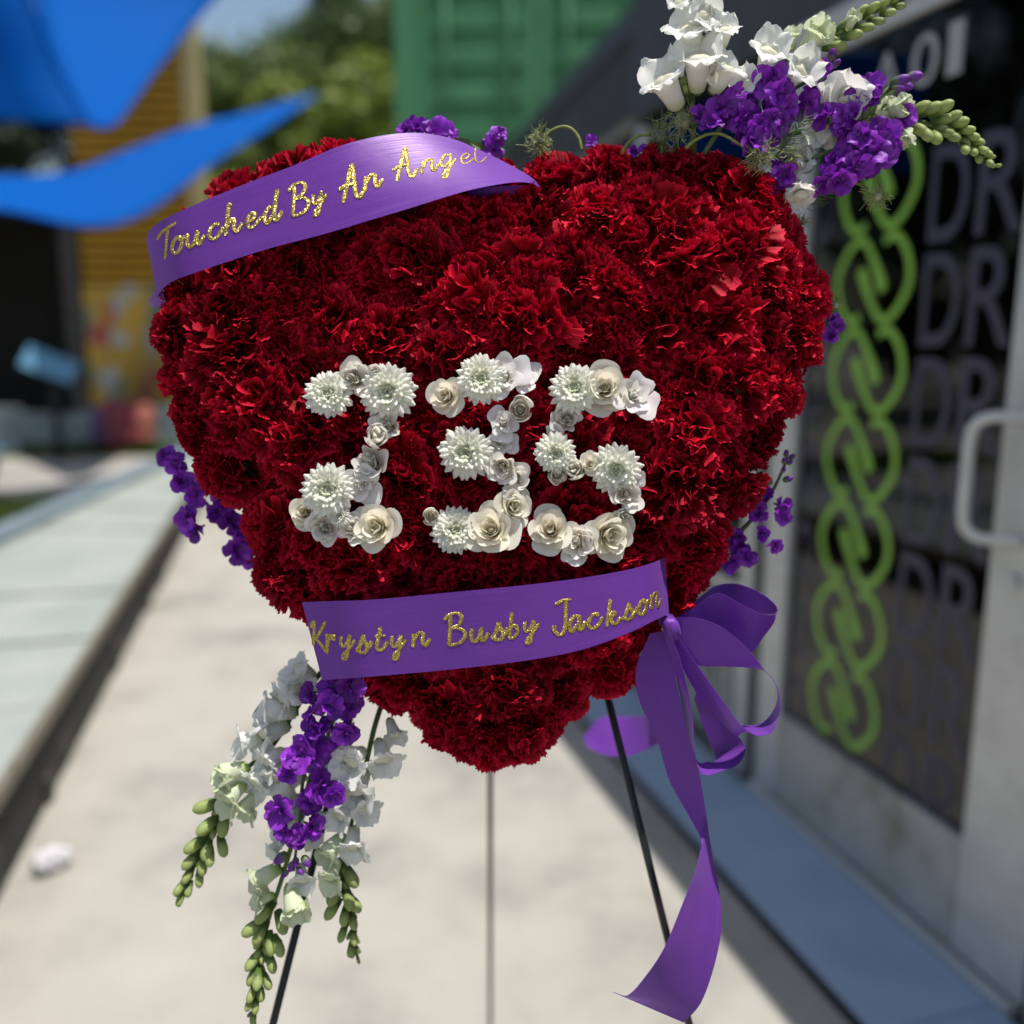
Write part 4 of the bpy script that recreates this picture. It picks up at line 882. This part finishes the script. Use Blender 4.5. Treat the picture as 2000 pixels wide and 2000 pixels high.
def stock_bud(seed):
    rng = random.Random(seed); mb = MB(); zs = [0, .1, .35, .65, .9, 1.0]; rs = [.12, .26, .33, .3, .18, .03]; cs_ = [(.12, .2, .07), (.16, .24, .09), (.2, .25, .14), (.2, .06, .36), (.22, .03, .42), (.26, .05, .45)]
    mb.grid([[(r * math.cos(a) * (1 + .08 * math.cos(4 * a)), r * math.sin(a), z) for a in [2 * PI * k / 10 for k in range(10)]] for z, r in zip(zs, rs)], [[c] * 10 for c in cs_], closed=True); return mb.mesh('bud', M_PURPLE)
def leaf_mesh(seed):
    mb = MB(); rows = []; cs = []
    for i in range(9):
        v = i / 8; ww = .16 * math.sin(PI * min(.97, .06 + v * .93)) ** .8; rows.append([(u * ww, -.10 * v * v + abs(u) * .04, v) for u in (-1, -.5, 0, .5, 1)]); cs.append([(.10, .17, .045), (.13, .21, .06), (.17, .25, .09), (.13, .21, .06), (.10, .17, .045)])
    mb.grid(rows, cs); return mb.mesh('leaf', M_GREEN)
SF = [snap_floret(400 + i) for i in range(4)]; SFG = [snap_floret(420 + i, .55, i % 2 == 0) for i in range(4)]; SB = [snap_bud(430 + i) for i in range(3)]; KF = [stock_floret(440 + i) for i in range(5)]; KB = [stock_bud(450 + i) for i in range(2)]; LF = leaf_mesh(1)

def stem_of(parent, pts, r0=.0030, r1=.0014, col=(.13, .21, .06)):
    P = smooth_curve(pts, 6); W = [hp(*p) for p in P]; n = len(W); mb = MB(); mb.tube(W, [r0 + (r1 - r0) * i / (n - 1) for i in range(n)], 8, col); obj('stem', mb.mesh('stem', M_GREEN), parent); return P, W
def crop(off, sc): return lambda x, y: (off[0] + x * sc, off[1] + y * sc)
def nearest(W, p): return min(W, key=lambda q: (q - p).length)
def snapdragon(label, cr, stem, florets, buds, n0, group, green=0, flip=1, fl_scale=1.0, bud_px=None):
    g = cr(*stem[0][:2]); t = thing('snapdragon', label, 'flower stem', hp(*g, n0), group); P, W = stem_of(t, [(*cr(*s[:2]), n0 + (s[2] if len(s) > 2 else 0)) for s in stem])
    for i, f in enumerate(florets):
        bx, by, mx_, my_ = f[:4]; dn = f[4] if len(f) > 4 else .02; b = cr(bx, by); m = cr(mx_, my_); B = hp(*b, n0 + .004 + .004 * (i % 3)); Mp = hp(*m, n0 + .004 + .004 * (i % 3) + dn); d = Mp - B; L = d.length; s = L * 1.13 * fl_scale; up = HY * flip + HX * rng.gauss(0, .3) - HN * .25
        gr = f[5] if len(f) > 5 else green; obj('floret', (SFG if gr else SF)[rng.randrange(4)], t, frame(B, d, up, (s * 1.12, s * 1.12, s), rng.uniform(-.35, .35)))
    for i, bd in enumerate(buds):
        c = hp(*cr(*bd[:2]), n0 + .008 + .003 * (i % 3)); k = min(range(len(W)), key=lambda q: (W[q] - c).length); tg = (W[min(k + 1, len(W) - 1)] - W[max(k - 1, 0)]).normalized(); a = W[k] - tg * .004; d = (c - a); d = d + tg * .009 + HN * .003; f = 1 - .45 * i / max(1, len(buds) - 1); s = (bud_px or .021) * f * 1.02
        b0 = c - d.normalized() * s * .55; obj('bud', SB[i % 3], t, frame(b0, d, HN, s, rng.uniform(0, 6)))
    if len(buds) > 6:                                           # tiny buds packed towards the tip
        n = len(W); side = HN.cross((W[-1] - W[int(n * .6)]).normalized())
        for i in range(16):
            f = .62 + .38 * i / 15; k = min(n - 2, int(f * (n - 1))); tg = (W[k + 1] - W[k]).normalized(); a = W[k].lerp(W[k + 1], f * (n - 1) - k); s = .0125 * (1.25 - .6 * i / 15)
            dv = tg * .9 + side * (.8 if i % 2 else -.8) * rng.uniform(.3, 1) + HN * rng.uniform(.1, 1.0); obj('bud', SB[i % 3], t, frame(a, dv, HN, s, rng.uniform(0, 6)))
    return t
def stock(label, cr, stem, florets, buds, n0, group, R=.0150, leaves=()):
    g = cr(*stem[0][:2]); t = thing('stock_flower', label, 'flower stem', hp(*g, n0), group); P, W = stem_of(t, [(*cr(*s[:2]), n0 + (s[2] if len(s) > 2 else 0)) for s in stem], .0024, .0013, (.11, .17, .07))
    for i, f in enumerate(florets):
        c = hp(*cr(*f[:2]), n0 + .006 + .006 * (i % 3)); q = nearest(W, c); d = (c - q); d = d.normalized() * .8 + HN * rng.uniform(.3, 1.0) + HX * rng.gauss(0, .25) + HY * rng.gauss(.1, .25); s = R * .86 * (f[2] if len(f) > 2 else 1) * rng.uniform(.8, 1.15)
        obj('floret', KF[rng.randrange(5)], t, frame(c - d.normalized() * s * .2, d, HY, s, rng.uniform(0, 6)))
    for i, bd in enumerate(buds):
        c = hp(*cr(*bd[:2]), n0 + .006); q = nearest(W, c); d = (c - q) + (W[-1] - W[-3]).normalized() * .006 + HN * .002; s = .0105 * (bd[2] if len(bd) > 2 else 1); obj('bud', KB[i % 2], t, frame(c - d.normalized() * s * .5, d, HN, s, rng.uniform(0, 6)))
    for (a, b) in leaves:
        A_ = hp(*cr(*a), n0); B_ = hp(*cr(*b), n0 + .01); obj('leaf', LF, t, frame(A_, B_ - A_, HN, (B_ - A_).length, 0))
    return t
ZA, ZB, C3, C6, C5, FU = crop((1240, 0), .207), crop((1560, 80), .207), crop((1200, 0), .4141), crop((300, 1200), .4141), crop((1300, 700), .3623), crop((0, 0), K)
G1, G2 = 'snapdragon stems in the top right spray', 'snapdragon stems in the lower left spray'
G3 = 'purple stock stems around the heart'
# top right
snapdragon('white snapdragon standing upright, leftmost of the top right spray', ZA, [(560, 1500, -.02), (540, 1000), (550, 500), (520, 0), (500, -300)], [(420, 1030, 215, 600, .025), (590, 880, 600, 380, .03), (730, 890, 900, 520, .02), (560, 560, 520, 120, .03), (820, 450, 860, 180, .02), (600, 250, 700, 40, .03), (440, 140, 400, -70, .02), (700, 760, 790, 700, .02)], [(520, 820), (470, 790), (480, 850)], .02, G1)
snapdragon('white snapdragon with green tip leaning to the top right edge', ZA, [(1150, 1500, -.02), (1280, 900), (1400, 680), (1560, 520), (1850, 350), (2150, 160), (2600, -60)], [(1130, 900, 1000, 720, .02), (1200, 690, 1320, 360, .03), (1440, 800, 1660, 570, .03), (1480, 470, 1490, 260, .01, 1), (1570, 500, 1800, 210, .03, 1), (2000, 300, 2080, 110, .01, 1)], [(1900, 440), (2010, 220), (2060, 330), (2130, 120), (2180, 260), (2240, 80), (2290, 200), (2340, 40), (2400, 120), (2450, 0), (2500, 60), (2560, -30)], .015, G1, bud_px=.022)
snapdragon('snapdragon arching right with a long pale green bud tip', ZB, [(-200, 900, -.02), (300, 800), (700, 730), (1050, 740), (1350, 830), (1600, 940), (1830, 1180)], [(560, 560, 400, 500, .03), (700, 700, 860, 640, .02, 1), (800, 700, 1060, 580, .02, 1), (900, 850, 1010, 960, .02, 1)], [(1140, 640), (1250, 640), (1360, 630), (1130, 830), (1200, 880), (1290, 910), (1380, 740), (1450, 720), (1520, 770), (1400, 860), (1460, 900), (1590, 840), (1560, 960), (1640, 900), (1570, 1020), (1690, 950), (1650, 1040), (1740, 1030), (1700, 1110), (1780, 1060), (1800, 1150)], .012, G1, bud_px=.024)
snapdragon('white snapdragon half hidden behind the purple stock, top right', C3, [(650, 1000, -.02), (760, 850), (900, 650), (1050, 480), (1120, 420)], [(740, 640, 690, 560, .02), (800, 790, 900, 700, .02), (860, 700, 960, 620, .02), (960, 560, 1060, 470, .03), (1040, 620, 970, 560, .02), (860, 860, 880, 940, .02), (920, 800, 860, 740, .02), (1080, 560, 1180, 520, .02, 1), (1130, 500, 1250, 530, .01, 1), (990, 690, 1080, 640, .02)], [], .0, G1)
stock('purple stock cluster just above the red carnations, top right', ZA, [(650, 1450, -.01), (930, 1060), (1220, 900), (1480, 860)], [(640, 1060), (800, 1000), (720, 1150), (1010, 880, 1.1), (1280, 760, 1.2), (1390, 870), (870, 1090), (1060, 1100, 1.2), (1180, 1200, 1.1), (1010, 1240), (1420, 1010), (1310, 1110), (1240, 1320), (1380, 1160), (1120, 1330), (1320, 950)], [], .03, G3)
stock('purple stock reaching up between the white snapdragons, top right', ZA, [(1350, 920, -.01), (1600, 780), (1800, 680), (1900, 520)], [(1700, 870, .8), (1640, 980), (1780, 640, .7), (1790, 900, .8), (1580, 1060, .8)], [(1640, 680), (1720, 610), (1860, 520, 1.2), (1900, 600), (1950, 760, 1.4), (2000, 700, 1.2)], .02, G3)
stock('purple stock with two round buds at its tip, right of the spray', ZB, [(430, 1000, -.01), (580, 790), (740, 560), (880, 420), (1080, 320)], [(620, 450, 1.25), (560, 520, .9), (700, 520, .8), (250, 690, .9), (430, 720, 1.1), (500, 650, .8), (480, 860), (400, 800, .8)], [(960, 380, 1.7), (1000, 430, 1.5), (1090, 340, 1.5), (940, 450, 1.3)], .03, G3, leaves=(((680, 700), (900, 460)), ((600, 760), (680, 610)), ((660, 760), (830, 730))))
stock('purple stock drooping over the door motif, lowest right of the spray', ZB, [(30, 1180, -.01), (200, 1080), (560, 950), (800, 880), (1000, 690)], [(990, 680, 1.2), (800, 880, 1.2), (720, 1050, 1.3), (880, 900), (480, 1080, 1.2), (560, 1190, 1.2), (330, 1190), (260, 1340, 1.1), (400, 1330, 1.1), (700, 1160), (850, 1020), (600, 900, .9), (640, 1020)], [], .028, G3)
stock('small purple stock bloom tucked beside the topmost right carnation', ZA, [(1280, 1750, -.02), (1380, 1640)], [(1390, 1580, .95), (1340, 1700, .9), (1420, 1650, .8)], [], .02, G3)
# left and right sides
stock('purple stock peeking out on the left side of the heart', FU, [(500, 1040, -.02), (430, 985), (380, 940), (330, 880)], [(312, 858), (330, 875, .8), (345, 910), (372, 932), (348, 978, 1.1), (366, 1000, .9), (412, 968), (436, 985), (447, 1040, 1.1), (470, 1055), (465, 1010), (420, 945, .8)], [], -.045, G3, R=.0155)
stock('purple stock with grey green buds on the right side of the heart', C5, [(250, 1080, -.01), (400, 940), (520, 800), (590, 690), (660, 530)], [(540, 730, .9), (630, 800, 1.1), (500, 830, .9), (640, 860, .8), (520, 945, .8), (590, 1010, .9), (400, 1020, 1.1), (440, 1080), (360, 1110), (380, 960, .9)], [(650, 510, .8), (680, 530, .8), (640, 550, .8), (660, 650, 1), (635, 600, .7), (560, 660, .9), (670, 560, .7)], -.03, G3, R=.013)
stock('tiny purple stock bloom at the right edge of the heart', C3, [(960, 1480, -.02), (1010, 1520)], [(1035, 1500, .8), (1050, 1540, .8), (1020, 1580, .8), (1010, 1430, .6)], [], -.03, G3, R=.012)
T2 = crop((660, 220), .207)
stock('purple stock blooms peeping over the purple ribbon, top of the heart', T2, [(1000, 420, -.02), (900, 300), (700, 250)], [(640, 160, .9), (780, 140), (930, 185, 1.1), (1070, 215, .9)], [], .0, G3, leaves=(((1400, 400), (1050, 235)), ((1500, 410), (1250, 270))))
stock('single lilac stock bloom between ribbon and carnations, top of the heart', T2, [(1450, 430, -.02), (1460, 300)], [(1500, 210, .9), (1480, 320, .9), (1530, 180, .6)], [(1390, 280, 1)], .0, G3, R=.013)
stock('two purple petals showing above the top middle carnations', crop((950, 0), .207), [(1100, 1480, -.02), (1020, 1380)], [(990, 1330, .7), (1390, 1430, .6), (1490, 1410, .6)], [], -.01, G3, R=.012)
# lower left spray
snapdragon('white snapdragon with green tip sweeping to the far lower left', C6, [(900, 180, -.03), (760, 310), (560, 620), (430, 740), (310, 960), (220, 1120), (125, 1340)], [(760, 300, 640, 250, .02), (700, 370, 560, 430, .02), (680, 460, 470, 470, .01), (640, 520, 470, 610, .02), (520, 590, 370, 620, .01), (450, 720, 280, 790, .02, 1), (560, 690, 440, 840, .02), (600, 680, 540, 820, .02), (430, 800, 320, 920, .02, 1), (500, 830, 410, 960, .01, 1), (640, 420, 700, 330, .02), (620, 640, 500, 740, .02)], [(245, 905), (250, 1000), (330, 1000), (190, 1090), (250, 1115), (325, 1100), (170, 1165), (230, 1190), (265, 1150), (160, 1235), (215, 1250), (120, 1295), (165, 1300), (125, 1345)], -.02, G2, flip=-1, bud_px=.027)
snapdragon('snapdragon hanging lowest with small green buds to its tip', C6, [(760, 700, -.03), (690, 950), (610, 1230), (540, 1450), (500, 1640), (470, 1900)], [(600, 1190, 450, 1300, .01, 1), (570, 1320, 470, 1370, .01, 1), (640, 1270, 690, 1450, .02, 1), (690, 1180, 700, 1300, .02), (620, 1060, 540, 1140, .01), (640, 960, 560, 1060, .01)], [(520, 1410), (465, 1480), (605, 1460), (500, 1510), (550, 1560), (590, 1570), (465, 1640), (555, 1650), (490, 1730), (465, 1710), (535, 1735), (460, 1795), (505, 1790), (480, 1850), (450, 1840), (470, 1905)], -.012, G2, flip=-1, bud_px=.026)
snapdragon('white snapdragon hanging nearest the point of the heart', C6, [(1090, 380, -.03), (1040, 540), (990, 760), (930, 1000), (890, 1200), (930, 1440), (960, 1610)], [(1110, 490, 1145, 610, .01), (1060, 590, 1095, 740, .02), (990, 640, 900, 740, .03), (1000, 740, 940, 900, .03), (960, 850, 1010, 960, .02), (930, 900, 850, 990, .02), (950, 1000, 940, 1150, .02), (900, 1040, 790, 1180, .02, 1), (870, 1160, 820, 1290, .02, 1), (900, 760, 870, 660, .02)], [(930, 1240), (850, 1320), (920, 1350), (840, 1395), (950, 1370), (900, 1430), (940, 1450), (890, 1510), (945, 1530), (930, 1585)], -.02, G2, flip=-1, bud_px=.027)
snapdragon('white snapdragon half hidden behind the hanging purple stock', C6, [(860, 460, -.03), (760, 760), (680, 1050)], [(720, 760, 600, 830, .01), (690, 850, 620, 940, .01), (680, 900, 660, 1010, .01), (740, 900, 800, 1000, .01), (720, 1000, 760, 1090, .01)], [], -.03, G2, flip=-1)
stock('purple stock hanging down in the middle of the lower left spray', C6, [(930, 260, -.02), (860, 450), (720, 720), (690, 960), (660, 1210)], [(735, 370, .8), (740, 460), (830, 430, 1.1), (930, 430, 1.1), (850, 340, 1.1), (930, 340, 1.1), (870, 560, 1.1), (760, 540, 1.2), (690, 660, 1.3), (640, 740, 1.1), (750, 650, 1.2), (910, 570, 1), (800, 810, 1.1), (850, 850, .9), (590, 930, 1.2), (750, 1000, .9), (680, 1050, 1), (610, 1030, .9), (740, 890, .8)], [(600, 1150, 1.4), (720, 1165, 1.2), (650, 1190, 1), (690, 1210, .9), (620, 1225, .8), (670, 1170, 1)], .01, G3, R=.0160)

# ---- love-in-a-mist: curved stems, threadlike collars, round pods
def nigella(label, cr, stem, pod, r, n0, threads=70, pale=False):
    g = cr(*stem[0][:2]); t = thing('nigella', label, 'flower stem', hp(*g, n0), 'feathery green love in a mist stems'); stem_of(t, [(*cr(*s), n0 + .004) for s in stem], .0016, .0012, (.22, .27, .06))
    c = hp(*cr(*pod), n0 + .01); R = r * PXM; mb = MB(); rows = []; cs = []
    for i in range(9):
        th = PI * i / 8; rows.append([c + Vector((math.sin(th) * math.cos(a), math.cos(th), math.sin(th) * math.sin(a))) * R * (1 + .06 * math.cos(5 * a)) for a in [2 * PI * k / 14 for k in range(14)]]); cs.append([((.42, .47, .30) if pale else (.12, .15, .10)) if k % 3 else (.5, .55, .4) if pale else (.17, .2, .14) for k in range(14)])
    mb.grid(rows, cs, closed=True); obj('seed_pod', mb.mesh('seed_pod', M_GREEN), t); mb = MB(); q = random.Random(len(label))
    for i in range(threads):
        d = Vector((q.gauss(0, 1), q.gauss(0, .7), q.gauss(0, 1))).normalized(); a = c + d * R * .6; L = R * q.uniform(.7, 1.7) + .004; b = a + d * L * .6 + Vector((q.gauss(0, 1), q.gauss(0, 1), q.gauss(0, 1))) * L * .18; e = b + d * L * .4 + Vector((q.gauss(0, 1), q.gauss(0, 1), q.gauss(0, 1))) * L * .35; gcol = (.30, .36, .13) if q.random() < .6 else (.42, .46, .24); mb.tube([a, b, e], [.00035, .0003, .0002], 4, gcol, False)
        for _ in range(2): e2 = b + (d + Vector((q.gauss(0, 1), q.gauss(0, 1), q.gauss(0, 1))) * .8).normalized() * L * .35; mb.tube([b, e2], [.0003, .00018], 3, gcol, False)
    obj('thread_collar', mb.mesh('thread_collar', M_GREEN), t); return t
C9 = crop((950, 0), .207)
nigella('feathery green bud on an arched stem above the middle carnations', C9, [(900, 1420), (870, 1300), (800, 1215), (710, 1195), (600, 1240), (540, 1310)], (500, 1345), 10, .0, 90)
nigella('dark round seed pod in green threads beside the white snapdragon', C9, [(1270, 1470), (1330, 1360), (1430, 1285), (1550, 1270)], (1645, 1300), 14, .01, 60)
nigella('pale striped pod in green threads below the upright snapdragon', ZA, [(420, 1460), (400, 1340), (430, 1240)], (450, 1150), 17, .005, 70, True)
nigella('feathery green bud nodding over the top right carnations', ZA, [(480, 1400), (560, 1330), (680, 1270), (800, 1262), (930, 1325), (1090, 1430)], (1180, 1470), 11, .035, 130)
nigella('small feathery green bud right of the nodding one', ZA, [(1300, 1480), (1380, 1470)], (1465, 1465), 7, .03, 60)
nigella('small pale bud hanging below the purple stock at far right', ZB, [(450, 1330), (570, 1350), (660, 1405)], (745, 1470), 9, .01, 60, True)
nigella('green feathery sprig at the upper right shoulder of the heart', C3, [(840, 1010), (865, 1030)], (875, 1055), 6, -.01, 40)
nigella('little pale green bud at the right edge beside purple petals', C3, [(1000, 1420), (1030, 1400)], (1045, 1440), 6, -.01, 40, True)
def frond(label, cr, a, b, n0):
    t = thing('fern_frond', label, 'foliage', hp(*cr(*a), n0), 'feathery green fronds'); A_ = hp(*cr(*a), n0); B_ = hp(*cr(*b), n0 + .01); mb = MB(); mb.tube([A_, A_.lerp(B_, .5) + HN * .003, B_], [.0009, .0006, .0003], 5, (.10, .17, .06)); obj('stem', mb.mesh('stem', M_GREEN), t); mb = MB(); d = (B_ - A_).normalized(); s_ = d.cross(HN).normalized(); q = random.Random(5)
    for i in range(46):
        p = A_.lerp(B_, .15 + .85 * i / 46); L = .016 * (1 - .5 * i / 46) * q.uniform(.6, 1.2); v = (d * q.uniform(.5, 1) + s_ * (1 if i % 2 else -1) * q.uniform(.5, 1) + HN * q.gauss(0, .4)).normalized(); mb.tube([p, p + v * L * .6, p + v * L + d * L * .2], [.0004, .0003, .0002], 4, (.13, .20, .08), False)
    obj('needles', mb.mesh('needles', M_GREEN), t)
frond('feathery dark green frond between white petals, top right spray', ZA, (1330, 1480), (1620, 1100), .035)
frond('feathery green frond at the right shoulder of the heart beside the door frame', ZA, (1500, 1960), (1850, 1760), .0)
